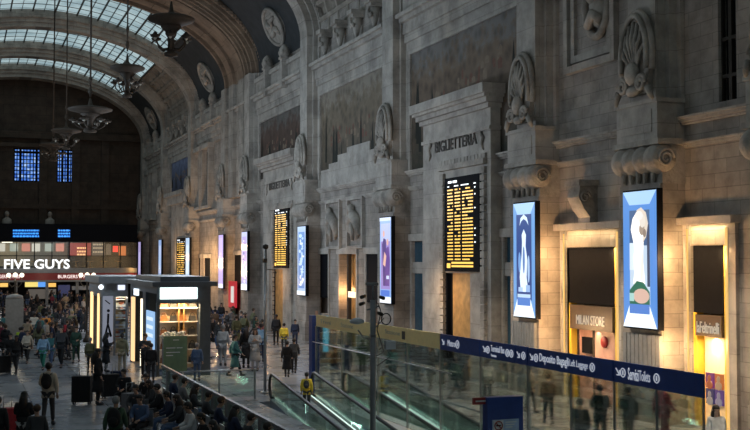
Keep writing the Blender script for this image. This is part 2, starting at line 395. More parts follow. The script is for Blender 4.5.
PL = ['carved stone pier beyond the frame side of the white-lit menu shop', 'stone pier behind the big white statue advertising screen, between the two shops',
      'stone pier behind the blue screen with white statue, beside the ticket office portal', 'stone pier behind the screen showing two suited people',
      'stone pier behind the pale blue scribble screen, near the smaller ticket portal', 'stone pier behind the purple and white lettered screen',
      'stone pier behind the plain lilac screen', 'stone pier behind the narrow screen next to the third departures board', 'stone pier behind the pale blue screen above the kiosk roofs',
      'last stone pier meeting the dark end wall beside the burger restaurant']
for i, y in enumerate(PY):
    p = pier0 if i == 0 else copy_tree(pier0)
    p.location = (WX, y, 0); tag(p, PL[i], 'pier', 'stone piers along the wall')

# ------------------------------------------------------------------ barrel vault
types = ['C', 'L', 'N', 'L', 'C', 'L', 'N', 'L', 'C', 'L']
bounds = [-8, 8, PY[0], PY[2], PY[3], PY[4], PY[5], PY[6], PY[7], PY[8], YEND]
A1, B1 = 14.2, 8.5; A2, B2 = 13.42, 7.0
def vp(t, a=A1, b_=B1): return (CX + a*math.cos(t), Z0 + b_*math.sin(t))
TG = math.acos(11.0/14.2)
M_SKYG, n, l, b = new_mat('roof_glazing')
b.inputs['Base Color'].default_value = (0.05, 0.07, 0.08, 1); b.inputs['Roughness'].default_value = 0.5
g = N(n, 'ShaderNodeNewGeometry'); no = N(n, 'ShaderNodeTexNoise'); no.inputs['Scale'].default_value = 0.5; no.inputs['Detail'].default_value = 4; l.new(g.outputs['Position'], no.inputs['Vector'])
r = ramp(n, [(0.3, (0.36, 0.52, 0.58)), (0.65, (0.62, 0.80, 0.84))]); l.new(no.outputs['Fac'], r.inputs[0]); l.new(r.outputs[0], b.inputs['Emission Color']); b.inputs['Emission Strength'].default_value = SKY_GLASS*1.35
for i, ty in enumerate(types):
    y0, y1 = bounds[i], bounds[i+1]
    # opaque haunches
    for side in (0, 1):
        if ty == 'N': continue
        mb = MB(); nt = 6; ny = 7
        ts = [(TG*q/nt) if side == 0 else (PI-TG*q/nt) for q in range(nt+1)]
        if ty == 'C':
            bm = bmesh.new(); grid = [[bm.verts.new((vp(t)[0], y0+1+(y1-y0-2)*j/ny, vp(t)[1])) for j in range(ny+1)] for t in ts]
            fs = [bm.faces.new((grid[a][j], grid[a][j+1], grid[a+1][j+1], grid[a+1][j])) for a in range(nt) for j in range(ny)]
            for f_ in fs:
                f_.normal_update()
                c = f_.calc_center_median()
                if f_.normal.dot(Vector((CX, c.y, Z0)) - c) < 0: f_.normal_flip()
            r1 = bmesh.ops.inset_individual(bm, faces=fs, thickness=0.18, depth=0.0); bmesh.ops.inset_individual(bm, faces=fs, thickness=0.12, depth=-0.22)
            bmesh.ops.inset_individual(bm, faces=fs, thickness=0.12, depth=-0.12)
            me = bpy.data.meshes.new('ceiling'); bm.to_mesh(me); bm.free(); me.materials.append(M_COFFER)
            o = bpy.data.objects.new('ceiling', me); COL.objects.link(o); tag(o, kind='structure')
        else:
            vs = []; fs = []
            for t in ts: vs += [(vp(t)[0], y0, vp(t)[1]), (vp(t)[0], y1, vp(t)[1])]
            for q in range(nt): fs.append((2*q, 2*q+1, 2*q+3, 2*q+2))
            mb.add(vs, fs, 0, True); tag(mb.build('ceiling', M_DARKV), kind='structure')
    if ty != 'N':
        nt = 26; ts = [TG + (PI-2*TG)*q/nt for q in range(nt+1)]
        mb = MB(); vs = []; fs = []
        for t in ts: vs += [(vp(t)[0], y0, vp(t)[1]), (vp(t)[0], y1, vp(t)[1])]
        for q in range(nt): fs.append((2*q, 2*q+1, 2*q+3, 2*q+2))
        mb.add(vs, fs); gl = tag(mb.build('window_%d' % (i+1), M_SKYG), kind='structure')
        mb = MB()
        for q, t in enumerate(ts):
            x, z = vp(t, A1-0.08, B1-0.08); rr = 0.055 if q % 2 == 0 else 0.016; mb.box(x-rr, x+rr, y0, y1, z-0.12, z+0.02)
        nj = 8
        for j in range(1, nj):
            y = y0+(y1-y0)*j/nj
            mb.tube([(vp(t, A1-.06, B1-.06)[0], y, vp(t, A1-.06, B1-.06)[1]) for t in ts], 0.02 if j % 2 else 0.03, 4)
        mb.build('glazing_bar', M_IRON, gl)
    # outer roof behind everything keeps stray daylight out
# ribs
def rib(yc, half, m, steps, name, dent=True):
    mb = MB(); nt = 48
    # steps: (a,b,half-width)
    prof = []
    for (da, hw) in steps: prof.append((da, hw))
    path = []
    pts2 = [(A2+1.5, -half)] + [(A2+da, -hw) for da, hw in steps for _ in (0,)]
    seq = [(1.6, -half)]
    last = -half
    for da, hw in steps:
        seq.append((da, last)); seq.append((da, -hw)); last = -hw
    seq2 = [(da, -y) for da, y in reversed(seq)]
    seq = seq + seq2
    vs = []; fs = []; ks = len(seq)
    for q in range(nt+1):
        t = PI*q/nt
        for da, yy in seq: vs.append((CX+(A2+da)*math.cos(t), yc+yy, Z0+(B2+da)*math.sin(t)))
    for q in range(nt):
        for s_ in range(ks-1): fs.append((q*ks+s_, q*ks+s_+1, (q+1)*ks+s_+1, (q+1)*ks+s_))
    mb.add(vs, fs, 0)
    if dent:
        for q in range(4, nt*2-3):
            t = PI*q/(nt*2)
            for sg in (-1, 1):
                x, z = CX+(A2+0.9)*math.cos(t), Z0+(B2+0.9)*math.sin(t); mb.box(x-0.12, x+0.12, yc+sg*half, yc+sg*(half+0.16), z-0.12, z+0.12)
    return tag(mb.build(name, m), kind='structure')
for i, y in enumerate(PY):
    nb = [types[j] for j in (max(0, i), min(9, i+1))]
    if i in (0, 1, 2): continue
    if i == 9: rib(134.4, 1.5, M_ARCHW, [(0.8, 1.3), (0.45, 1.0), (0.0, 1.0)], 'arch_beam'); continue
    if i in (5, 6): continue
    rib(y, 1.15, M_ARCHW, [(0.75, 0.95), (0.4, 0.75), (0.0, 0.75)], 'arch_beam')
def wide_rib(y0, y1):
    yc, half = (y0+y1)/2, (y1-y0)/2+1.1
    st = [(0.85, half-0.35), (0.6, half-0.7), (0.3, half-1.0), (0.45, half-1.3), (0.2, half-1.6), (0.0, half-2.0), (0.35, half-2.2), (0.35, half-2.7), (0.1, half-2.9), (0.1, 0.9), (0.35, 0.75), (0.35, 0.3)]
    rib(yc, half, M_ARCH, st, 'arch_beam')
    if y0 > 60:
        mb = MB(); last = half
        for da, hw in st:
            mb.box(CX+A2+da, WX+0.05, yc-last, yc-hw, 9.98, Z0+0.05); mb.box(CX+A2+da, WX+0.05, yc+hw, yc+last, 9.98, Z0+0.05); last = hw
        mb.box(CX+A2+st[-1][0], WX+0.05, yc-last, yc+last, 9.98, Z0+0.05)
        tag(mb.build('arch_jamb', M_ARCHW), kind='structure')
wide_rib(PY[5], PY[6]); wide_rib(PY[0], PY[2]); rib(8, 1.15, M_ARCHW, [(0.75, 0.95), (0.4, 0.75), (0.0, 0.75)], 'arch_beam')
# outer shell
mb = MB(); nt = 24; vs = []; fs = []
for q in range(nt+1):
    t = PI*q/nt; vs += [(CX+16.5*math.cos(t), -8.5, Z0+0.5+11*math.sin(t)), (CX+16.5*math.cos(t), YEND+1, Z0+0.5+11*math.sin(t))]
for q in range(nt): fs.append((2*q, 2*q+1, 2*q+3, 2*q+2))
mb.add(vs, fs); tag(mb.build('roof', M_END), kind='structure')
# left wall and back wall of the hall
mb = MB(); mb.box(-8.2, -7.5, -8, YEND, 0, Z0+1)
for y in PY: mb.box(-7.5, -6.9, y-1.1, y+1.1, 0, Z0)
mb.box(-7.5, -7.1, -8, YEND, 16.5, 17.2); tag(mb.build('wall_left', M_STONE), kind='structure')
mb = MB(); mb.box(-8.2, 30, -8.7, -8, 0, 31); tag(mb.build('wall_back', M_STONE), kind='structure')

# ------------------------------------------------------------------ end wall
a = onY(14, 148, YEND); b_ = onY(43, 182, YEND); c = onY(57, 150, YEND); d = onY(73.5, 182, YEND)
W1 = (a.x, b_.x, b_.z, a.z); W2 = (c.x, c.x+3.0*0.0+d.x-c.x, b_.z, a.z)
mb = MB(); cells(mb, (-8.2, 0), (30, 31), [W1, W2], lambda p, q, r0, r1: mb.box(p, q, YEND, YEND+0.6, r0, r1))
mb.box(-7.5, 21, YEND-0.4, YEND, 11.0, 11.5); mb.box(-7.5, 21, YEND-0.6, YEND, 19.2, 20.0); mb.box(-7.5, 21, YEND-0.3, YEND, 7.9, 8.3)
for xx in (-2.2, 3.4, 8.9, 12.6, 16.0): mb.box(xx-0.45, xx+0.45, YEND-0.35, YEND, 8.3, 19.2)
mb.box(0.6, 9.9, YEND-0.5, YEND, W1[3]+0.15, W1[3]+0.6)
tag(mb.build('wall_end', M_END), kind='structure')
M_BLUEW, n, l, b = new_mat('blue_evening_window')
b.inputs['Base Color'].default_value = (0.01, 0.02, 0.05, 1)
g = N(n, 'ShaderNodeNewGeometry'); no = N(n, 'ShaderNodeTexNoise'); no.inputs['Scale'].default_value = 2.2; l.new(g.outputs['Position'], no.inputs['Vector'])
r = ramp(n, [(0.35, (0.03, 0.11, 0.55)), (0.5, (0.10, 0.28, 0.85)), (0.68, (0.42, 0.62, 1.0))]); l.new(no.outputs['Fac'], r.inputs[0]); l.new(r.outputs[0], b.inputs['Emission Color']); b.inputs['Emission Strength'].default_value = 1.0
for i, W in enumerate((W1, W2)):
    mb = MB(); mb.box(W[0], W[1], YEND+0.3, YEND+0.34, W[2], W[3]); o = tag(mb.build('window_%d' % (20+i), M_BLUEW), kind='structure')
    mb = MB(); nx = 9 if i == 0 else 6
    for q in range(nx+1):
        x = W[0]+(W[1]-W[0])*q/nx; t = 0.13 if (q in (2, nx-2) or q in (0, nx)) else 0.05; mb.box(x-t, x+t, YEND+0.1, YEND+0.28, W[2], W[3])
    for q in range(10):
        z = W[2]+(W[3]-W[2])*q/9; t = 0.13 if q in (8, 0, 9) else 0.045; mb.box(W[0], W[1], YEND+0.1, YEND+0.28, z-t, z+t)
    mb.build('glazing_bar', M_BLACK, o)
# two carved busts in the dark end wall
for i, px in enumerate((7, 50)):
    p = onY(px, 208, YEND-0.4); mb = MB(); mb.box(p.x-0.5, p.x+0.5, YEND-0.55, YEND, 8.3, 8.8); mb.lathe([(0.35, 0), (0.55, 0.5), (0.5, 0.9), (0.2, 1.1), (0.18, 1.25)], (p.x, YEND-0.45, 8.8), 12, sy=0.6); mb.ball((p.x, YEND-0.45, 10.3), 0.27, 0.3, 0.36)
    tag(mb.build('carved_bust', M_CARVE), ['carved stone bust on ledge below the wider blue window', 'carved stone bust on ledge between the two blue windows'][i], 'bust', 'busts on the dark end wall')

# ------------------------------------------------------------------ portals (ticket office) on the wall
def portal(H, label, txt, y_l, y_r, FR):
    """H opening (y0,y1,z0,z1); y_l far face edge, y_r near face edge"""
    X = WX-0.5; zt = 11.3
    r_ = thing('ticket_portal', (WX, (y_l+y_r)/2, 0), label, 'portal', 'stone portals with departures boards')
    mb = MB(); cells(mb, (y_r, 0), (y_l, zt), [(H[0], H[1], 0, H[3])], lambda a, b_, c, d: mb.box(X, WX, a, b_, c, d)); mb.build('body', M_STONE2, r_)
    mb = MB()
    for (e, z0, z1) in ((0.12, zt-0.9, zt-0.75), (0.22, zt, zt+0.2), (0.42, zt+0.2, zt+0.42), (0.62, zt+0.42, zt+0.55), (0.78, zt+0.55, zt+0.95)):
        mb.box(X-e*0.75, WX, y_r-e*0.6, y_l+e*0.45, z0, z1)
    mb.build('cornice', M_STONE2, r_)
    mb = MB()   # carved frame of scales round the opening
    w_ = 0.45; zz = 0.3; H, H0 = FR, H
    while zz < H[3]-0.1:
        for yy in (H[0]-w_/2, H[1]+w_/2): mb.box(X-0.14, X, yy-w_*0.42, yy+w_*0.42, zz, zz+0.26)
        zz += 0.32
    yy = H[0]-w_
    while yy < H[1]+w_:
        mb.box(X-0.18, X, yy, yy+0.32, H[3]+0.05, H[3]+0.28); mb.box(X-0.10, X, yy+0.02, yy+0.30, H[3]+0.28, H[3]+0.5); yy += 0.34
    mb.build('carved_moulding', M_CARVE, r_)
    H = H0; yc = (y_l+y_r)/2; wd = (y_l-y_r)*0.74
    textmesh(txt, plain('dark_relief_stone', (0.10, 0.09, 0.08), 0.8), MW(X, yc-0.1, 10.15), wd*0.84, 0.50, 0.05, 0.01, 'lettering', r_)  # lettering in a darker stone colour
    mb = MB()
    for sg in (-1, 1): 
        y = yc-0.1+sg*(wd*0.42+0.55)
        mb.tube([(X-0.04, y, 10.5), (X-0.06, y-sg*0.12, 10.3), (X-0.06, y+sg*0.12, 10.1), (X-0.06, y-sg*0.05, 9.85), (X-0.04, y+sg*0.1, 9.6)], [0.03, 0.07, 0.08, 0.07, 0.03], 6)
    mb.build('carved_ornament', M_CARVE, r_)
    # room beyond
    mb = MB(); mb.box(X+0.05, WX+1.2, H[1]-0.02, H[1]+0.1, 0, H[3]); mb.build('jamb', M_STONE2, r_); mb = MB(); mb.box(X+0.05, WX+1.2, H[0]-0.1, H[0]+0.02, 0, H[3]); mb.build('jamb', M_STONE2, r_)
    mb = MB(); mb.box(X+0.12, X+0.2, H[0], H[1]-(H[1]-H[0])*0.36, 0, H[3]); mb.build('wood_panel', M_WOOD, r_)
    mb = MB(); mb.box(X+0.25, X+0.3, H[1]-(H[1]-H[0])*0.36, H[1], 0, H[3]); mb.build('dark_door', M_BLACK, r_)
    return r_
P1 = portal(H_P1, 'tall stone ticket office portal with corniced top reading BIGLIETTERIA', 'BIGLIETTERIA', yX(423.5, 20.4), yX(491, 20.4), (yX(480.5, 20.3), yX(444, 20.3), 0, 8.95))
P2 = portal(H_P2, 'distant stone ticket portal with pale cornice, second from the camera', 'BIGLIETTERIA', yX(263, 20.4), yX(296, 20.4), (yX(290, 20.3), yX(273, 20.3), 0, 8.4))
lamp('POINT', (WX-1.3, (H_P1[0]+H_P1[1])/2-0.3, 3.6), 8, WARM, 0.2)
def board(x0, x1, yt, yb, X, label, seed, rows=22):
    ya, yb_ = yX(x0, X), yX(x1, X); xm = (x0+x1)/2; z1, z0 = zX(xm, yt, X), zX(xm, yb, X)
    r_ = thing('departures_board', (X, (ya+yb_)/2, z0), label, 'departures board', 'electronic departures boards')
    mb = MB(); mb.box(X-0.02, X+0.3, yb_, ya, z0, z1); mb.build('housing', M_BLACK, r_)
    rnd = random.Random(seed); wd, ht = ya-yb_, z1-z0
    yel = MB(); wht = MB()
    def bar(m_, s0, s1, t0, t1): m_.box(X-0.035, X-0.022, ya-s0*wd, ya-s1*wd, z0+t0*ht, z0+t1*ht)
    for q in range(rows):
        t = 0.86-0.74*q/(rows-1); h = 0.014
        for (a, b2) in ((0.10, 0.26), (0.32, 0.48), (0.54, 0.84)):
            s_ = a
            while s_ < b2:
                e = min(b2, s_+rnd.uniform(0.03, 0.10)); 
                if rnd.random() > 0.06: bar(yel, s_, e, t, t+h)
                s_ = e+0.012
        if rnd.random() < 0.3: bar(wht, 0.88, 0.91, t, t+h)
    for q in range(2): bar(yel, 0.22, 0.84, 0.045+0.035*q, 0.045+0.035*q+0.02)
    bar(yel, 0.08, 0.18, 0.035, 0.085)
    bar(wht, 0.12, 0.22, 0.94, 0.965); bar(wht, 0.26, 0.38, 0.94, 0.965)
    for (a, b2) in ((0.10, 0.15), (0.30, 0.42), (0.50, 0.72), (0.86, 0.92)): bar(wht, a, b2, 0.90, 0.912)
    yel.build('yellow_lettering', glow((1.0, 0.58, 0.10), 1.5), r_); wht.build('white_lettering', glow((0.9, 0.95, 1), 1.5), r_)
    return r_
board(445, 479.5, 176, 271.5, 20.3, 'large departures board of yellow rows inside the nearer ticket portal', 1)
board(274, 288.5, 207, 268, 20.3, 'departures board of yellow rows in the second ticket portal', 2)
board(176.5, 185.5, 238, 281, 20.3, 'small far departures board beside the narrow screen above the kiosks', 3, 16)

# third, far portal cap
yy0, yy1 = yX(172, 20.5), yX(187, 20.5)
mb = MB(); mb.box(20.4, WX, yy1, yy0, 0, 10.6); mb.box(20.0, WX, yy1-0.5, yy0+0.5, 10.6, 11.4); mb.box(19.7, WX, yy1-0.7, yy0+0.7, 11.4, 11.8)
tag(mb.build('stone_portal', M_STONE2), 'far stone portal under the small blue mural', 'portal')

# ------------------------------------------------------------------ murals
def mural(y0, y1, z0, z1, sky, mid, dark, label, steps=None):
    m = mural_mat('mural_paint_%d' % len(MATS), z0, z1, sky, mid, dark)
    r_ = thing('mural', (WX, (y0+y1)/2, z0), label, 'mural', 'painted murals high on the wall')
    mb = MB(); mb.box(WX-0.04, WX-0.0, y0, y1, z0, z1); rn = random.Random(int(y0)); wd, ht = y1-y0, z1-z0
    if wd > 6:
        for q in range(34):      # painted hill-town roofs and walls
            s0 = rn.uniform(0.12, 0.85); t0 = 0.42+0.30*s0+rn.uniform(-0.12, 0.06) if y0 < 50 else rn.uniform(0.35, 0.6); a, h = rn.uniform(0.015, 0.035), rn.uniform(0.03, 0.07); ya = y1-s0*wd
            if t0+h < 0.93: mb.add([(WX-0.0412-0.00015*q, ya, z0+t0*ht), (WX-0.0412-0.00015*q, ya-a*wd, z0+t0*ht), (WX-0.0412-0.00015*q, ya-a*wd, z0+(t0+h)*ht), (WX-0.0412-0.00015*q, ya-a*wd/2, z0+(t0+h*1.35)*ht), (WX-0.0412-0.00015*q, ya, z0+(t0+h)*ht)], [(0, 1, 2, 3, 4)], 1+q % 2)
        for q in range(11):      # painted cypresses
            s0 = rn.choice((0.04, 0.07, 0.22, 0.26, 0.45, 0.5, 0.6, 0.78, 0.9, 0.94, 0.33))+rn.uniform(-.02, .02); b_ = rn.uniform(0.10, 0.3); h = rn.uniform(0.28, 0.55); a = rn.uniform(0.012, 0.022); ya = y1-s0*wd; d = WX-0.047-0.0004*q
            mb.add([(d, ya+a*wd, z0+b_*ht), (d, ya-a*wd, z0+b_*ht), (d, ya-a*wd*0.8, z0+(b_+h*0.5)*ht), (d, ya, z0+(b_+h)*ht), (d, ya+a*wd*0.8, z0+(b_+h*0.5)*ht)], [(0, 1, 2, 3, 4)], 3)
    mb.build('painted_panel', [m, plain('mural_wall', (0.20, 0.15, 0.105), 0.8), plain('mural_roof', (0.15, 0.075, 0.05), 0.8), plain('mural_cypress', (0.008, 0.011, 0.007), 0.8)], r_)
    mb = MB(); t = 0.18
    mb.box(WX-0.16, WX, y0-t, y0, z0-t, z1+t); mb.box(WX-0.16, WX, y1, y1+t, z0-t, z1+t); mb.box(WX-0.16, WX, y0, y1, z1, z1+t)
    mb.build('frame', M_STONE2, r_)
    if steps:
        mb = MB()
        for (a, b2, z) in steps: mb.box(WX-0.09, WX-0.05, y1-(y1-y0)*a, y1-(y1-y0)*b2, z0-0.02, z)
        mb.build('bare_stone_patch', M_STONE2, r_)
    return r_
mural(PY[2]+1.6, PY[3]-1.45, 9.45, 15.2, (0.165, 0.155, 0.145), (0.16, 0.115, 0.08), (0.02, 0.026, 0.016), 'large mural of hill town and cypresses behind the nearer ticket portal')
ma_ = mural(PY[3]+1.4, PY[4]-1.4, 9.45, 15.2, (0.24, 0.21, 0.17), (0.17, 0.135, 0.095), (0.018, 0.02, 0.016), 'mural with missing stepped bottom above the three tall doorways',
      [(0.0, 0.14, 10.5), (0.14, 0.28, 10.8), (0.28, 0.42, 11.2), (0.42, 0.74, 11.5), (0.74, 0.84, 11.0), (0.84, 1.0, 10.6)])
mural(PY[4]+1.4, PY[5]-1.4, 11.0, 15.2, (0.12, 0.11, 0.10), (0.09, 0.055, 0.04), (0.022, 0.018, 0.015), 'dark brown mural above the second ticket portal')
mural(PY[7]+2.4, PY[8]-2.0, 11.9, 15.2, (0.16, 0.20, 0.32), (0.10, 0.13, 0.22), (0.03, 0.04, 0.07), 'small bluish mural far down the hall')

def niche(px0, px1, label, z0=10.0, z1=14.8, X=WX, i_=[0]):
    y0, y1 = yX(px1, X), yX(px0, X); r_ = thing('tall_niche', (X, (y0+y1)/2, z0), label, 'niche', 'tall shadowed niches between the far piers')
    MB().box(X-0.03, X, y0, y1, z0, z1).build('dark_panel', plain('niche_shade_stone', (0.07, 0.06, 0.052), 0.9), r_)  # flat panel coloured dark to stand for the shade of a recess
    mb = MB(); mb.box(X-0.5, X, y0-0.35, y0, z0-0.2, z1+0.2); mb.box(X-0.5, X, y1, y1+0.35, z0-0.2, z1+0.2); mb.box(X-0.6, X, y0-0.5, y1+0.5, z1+0.2, z1+0.6); mb.box(X-0.55, X, y0-0.4, y1+0.4, z0-0.4, z0-0.15); mb.build('stone_frame', M_STONE2, r_)
    return r_
niche(197, 203.5, 'tall dark niche past the brown arch, above the lilac screen side'); niche(206.5, 212.5, 'tall dark niche past the brown arch, nearer the big arch moulding')
niche(147.5, 150.5, 'farthest tall dark niche in the bay of the smallest medallion'); niche(152.5, 155.5, 'second farthest tall dark niche, next to the end wall bay')
# reliefs over the three doorways, framed niche with medallion, medallions in the vault
def relief(y, z, label, s_=1.0):
    r_ = thing('carved_relief', (WX, y, z), label, 'carved relief', 'animal reliefs above the three doorways')
    mb = MB(); h, w_ = 1.3*s_, 1.35*s_
    for (a, b2, c_, d_) in ((-w_, w_, h, h+0.15), (-w_, w_, -h-0.15, -h), (-w_, -w_+0.2, -h, h), (w_-0.2, w_, -h, h)): mb.box(WX-0.2, WX, y+a, y+b2, z+c_, z+d_)
    mb.build('frame', M_STONE2, r_)
    mb = MB()
    mb.tube([(WX-0.2, y+q[0]*s_, z+q[1]*s_) for q in ((-0.9, -0.7), (-0.4, 0.1), (0.1, 0.4), (0.6, 0.1), (0.7, -0.4), (0.3, -0.6))], [0.15, 0.3, 0.34, 0.3, 0.22, 0.1], 8)
    mb.tube([(WX-0.22, y+q[0]*s_, z+q[1]*s_) for q in ((0.2, 0.4), (0.5, 0.9), (0.8, 0.8), (0.9, 0.4))], [0.2, 0.22, 0.15, 0.05], 8)
    mb.tube([(WX-0.2, y-0.4*s_, z), (WX-0.2, y-0.6*s_, z-0.9*s_)], [0.18, 0.1], 7); mb.tube([(WX-0.2, y+0.35*s_, z), (WX-0.2, y+0.2*s_, z-1.0*s_)], [0.18, 0.1], 7)
    mb.build('carved_figure', M_CARVE, r_)
relief(yX(335, WX), 7.1, 'carved relief panel of curling figure nearer the scribble screen'); relief(yX(357, WX), 7.1, 'carved relief panel of rearing animal above the lit middle doorway')
r_ = thing('framed_medallion', (WX, yX(597, WX), 14), 'round carved medallion in a stone frame above the store entrance', 'medallion')
mb = MB(); y0, y1 = yX(621, WX), yX(570, WX)
for t, dd in ((0.0, 0.22), (0.35, 0.12)):
    a0, a1, z0_, z1_ = y0+t, y1-t, 11.8+t, 15.3-t
    for q in ((a0, a1, z0_, z0_+0.25), (a0, a1, z1_-0.25, z1_), (a0, a0+0.25, z0_, z1_), (a1-0.25, a1, z0_, z1_)): mb.box(WX-dd, WX, *q)
mb.build('frame', M_STONE2, r_)
yc = yX(603, WX)
mb = MB(); mb.tube([(WX-0.18, yc+0.75*math.cos(a), 14.0+1.2*math.sin(a)) for a in [2*PI*q/24 for q in range(24)]], 0.14, 8, closed=True)
mb.ball((WX-0.1, yc, 14.0), 0.25, 0.55, 0.9); mb.ball((WX-0.3, yc+0.1, 14.35), 0.25, 0.3, 0.4); mb.tube([(WX-0.25, yc-0.4, 13.3), (WX-0.35, yc, 13.6), (WX-0.25, yc+0.45, 13.2)], 0.18, 8)
mb.build('carved_head', M_CARVE, r_)
def vault_medallion(i, label):
    y = (bounds[i]+bounds[i+1])/2; t = math.asin(2.3/B1); x, z = vp(t); 
    nx = Vector((-math.cos(t)/A1, 0, -math.sin(t)/B1)).normalized(); up = Vector((nx.z, 0, -nx.x)); up = up if up.z > 0 else -up
    r_ = thing('vault_medallion', (x, y, z), label, 'medallion', 'medallions on the dark vault')
    def P(u, v, d): return Vector((x, y, z)) + nx*d + up*v + Vector((0, u, 0))
    mb = MB(); mb.prism([(1.75*math.cos(2*PI*q/28), 1.35*math.sin(2*PI*q/28)) for q in range(28)], P, 0.0, 0.22); mb.build('disc', M_ARCHW, r_)
    mb = MB(); mb.tube([P(1.7*math.cos(2*PI*q/28), 1.3*math.sin(2*PI*q/28), 0.25) for q in range(28)], 0.13, 6, closed=True)
    for q in range(4): mb.tube([P(0, 0, 0.25), P(0.7*math.cos(q*PI/2+.4), 0.5*math.sin(q*PI/2+.4), 0.38), P(1.2*math.cos(q*PI/2+.9), 0.9*math.sin(q*PI/2+.9), 0.25)], [0.1, 0.22, 0.1], 6)
    mb.build('carved_emblem', M_CARVE, r_)
vault_medallion(5, 'largest pale oval medallion high on the dark curved vault'); vault_medallion(7, 'pale oval medallion on the vault beyond the broad brown arch'); vault_medallion(9, 'smallest pale medallion, furthermost in the vault')
# little capped finials on the attic of each lunette bay
lab = {5: 'below the largest vault medallion', 7: 'below the medallion past the brown arch', 9: 'below the smallest medallion'}
fin0 = None
for i in (3, 5, 7, 9):
    ya, yb_ = bounds[i], bounds[i+1]
    for q, f_ in enumerate((0.36, 0.66)):
        if i == 3: continue
        if fin0 is None:
            fin0 = thing('attic_finial', (0, 0, 0)); mb = MB(); mb.box(-0.4, 0.2, -0.3, 0.3, -1.9, 0); mb.box(-0.5, 0.2, -0.4, 0.4, 0, 0.15); mb.build('post', M_STONE2, fin0)
            mb = MB(); mb.lathe([(0.42, 0.15), (0.5, 0.4), (0.42, 0.7), (0.22, 0.95), (0.05, 1.05)], (-0.1, 0, 0), 12); mb.ball((-0.35, 0.3, 0.45), 0.2); mb.ball((-0.35, -0.3, 0.45), 0.2); mb.build('carved_cap', M_CARVE, fin0); o = fin0
        else: o = copy_tree(fin0)
        o.location = (WX-0.45, ya+(yb_-ya)*f_, 18.6); o.scale = (0.8, 0.8, 1.0); tag(o, 'carved stone finial %s, %s of the two' % (lab[i], ['nearer', 'farther'][q]), 'finial', 'finials on the attic wall')
# hanging corbels under the coffered bays
cor0 = None
for i, nm in ((4, 'coffered bay above the stepped mural'), (8, 'far coffered bay above the bluish mural')):
    ya, yb_ = bounds[i]+1.6, bounds[i+1]-1.6
    ordn = ['one', 'two', 'three', 'four']
    for q in range(4):
        if cor0 is None:
            cor0 = thing('hanging_corbel', (0, 0, 0)); mb = MB()
            mb.box(-1.0, 0.05, -0.55, 0.55, 1.0, 1.25); mb.box(-0.85, 0.05, -0.45, 0.45, 0.8, 1.0); mb.lathe([(0.05, -0.4), (0.16, -0.25), (0.3, 0.2), (0.42, 0.8)], (-0.4, 0, 0), 12); mb.build('bracket', M_CARVE, cor0)
            mb = MB(); mb.tube([(-0.7+0.2*math.cos(a), 0, 0.6+0.2*math.sin(a)) for a in [k_*0.6 for k_ in range(11)]], 0.09, 6); mb.ball((-0.75, 0.2, 0.35), 0.15); mb.ball((-0.75, -0.2, 0.35), 0.15); mb.build('carved_scroll', M_CARVE, cor0)
            o = cor0
        else: o = copy_tree(cor0)
        o.location = (WX-0.05, ya+(yb_-ya)*(q+0.5)/4, 17.75); o.scale = (0.75, 0.75, 0.95)
        tag(o, 'hanging carved corbel, %s in %s' % (['first', 'second', 'third', 'fourth'][q] + ' from the camera', nm), 'corbel', 'corbels in the ' + nm)
# console over the store entrance
r_ = thing('wall_console', (WX, yX(592, WX), 6.2), 'curled stone console above the store entrance hood', 'console')
y = yX(592, WX); mb = MB(); mb.prism([(0, 7.6), (-0.7, 7.6), (-0.75, 7.2), (-0.55, 6.8), (-0.3, 6.5), (-0.35, 6.15), (0, 6.1)], lambda u, v, d: (WX+u, y+d, v), -0.4, 0.4); mb.box(WX-0.8, WX, y-0.5, y+0.5, 7.6, 7.8); mb.build('bracket', M_CARVE, r_)
mb = MB(); mb.tube([(WX-0.5+0.2*math.cos(a)*(1-a/12), y-0.42, 7.2+0.2*math.sin(a)*(1-a/12)) for a in [q*0.5 for q in range(18)]], 0.05, 6); mb.build('volute', M_CARVE, r_)

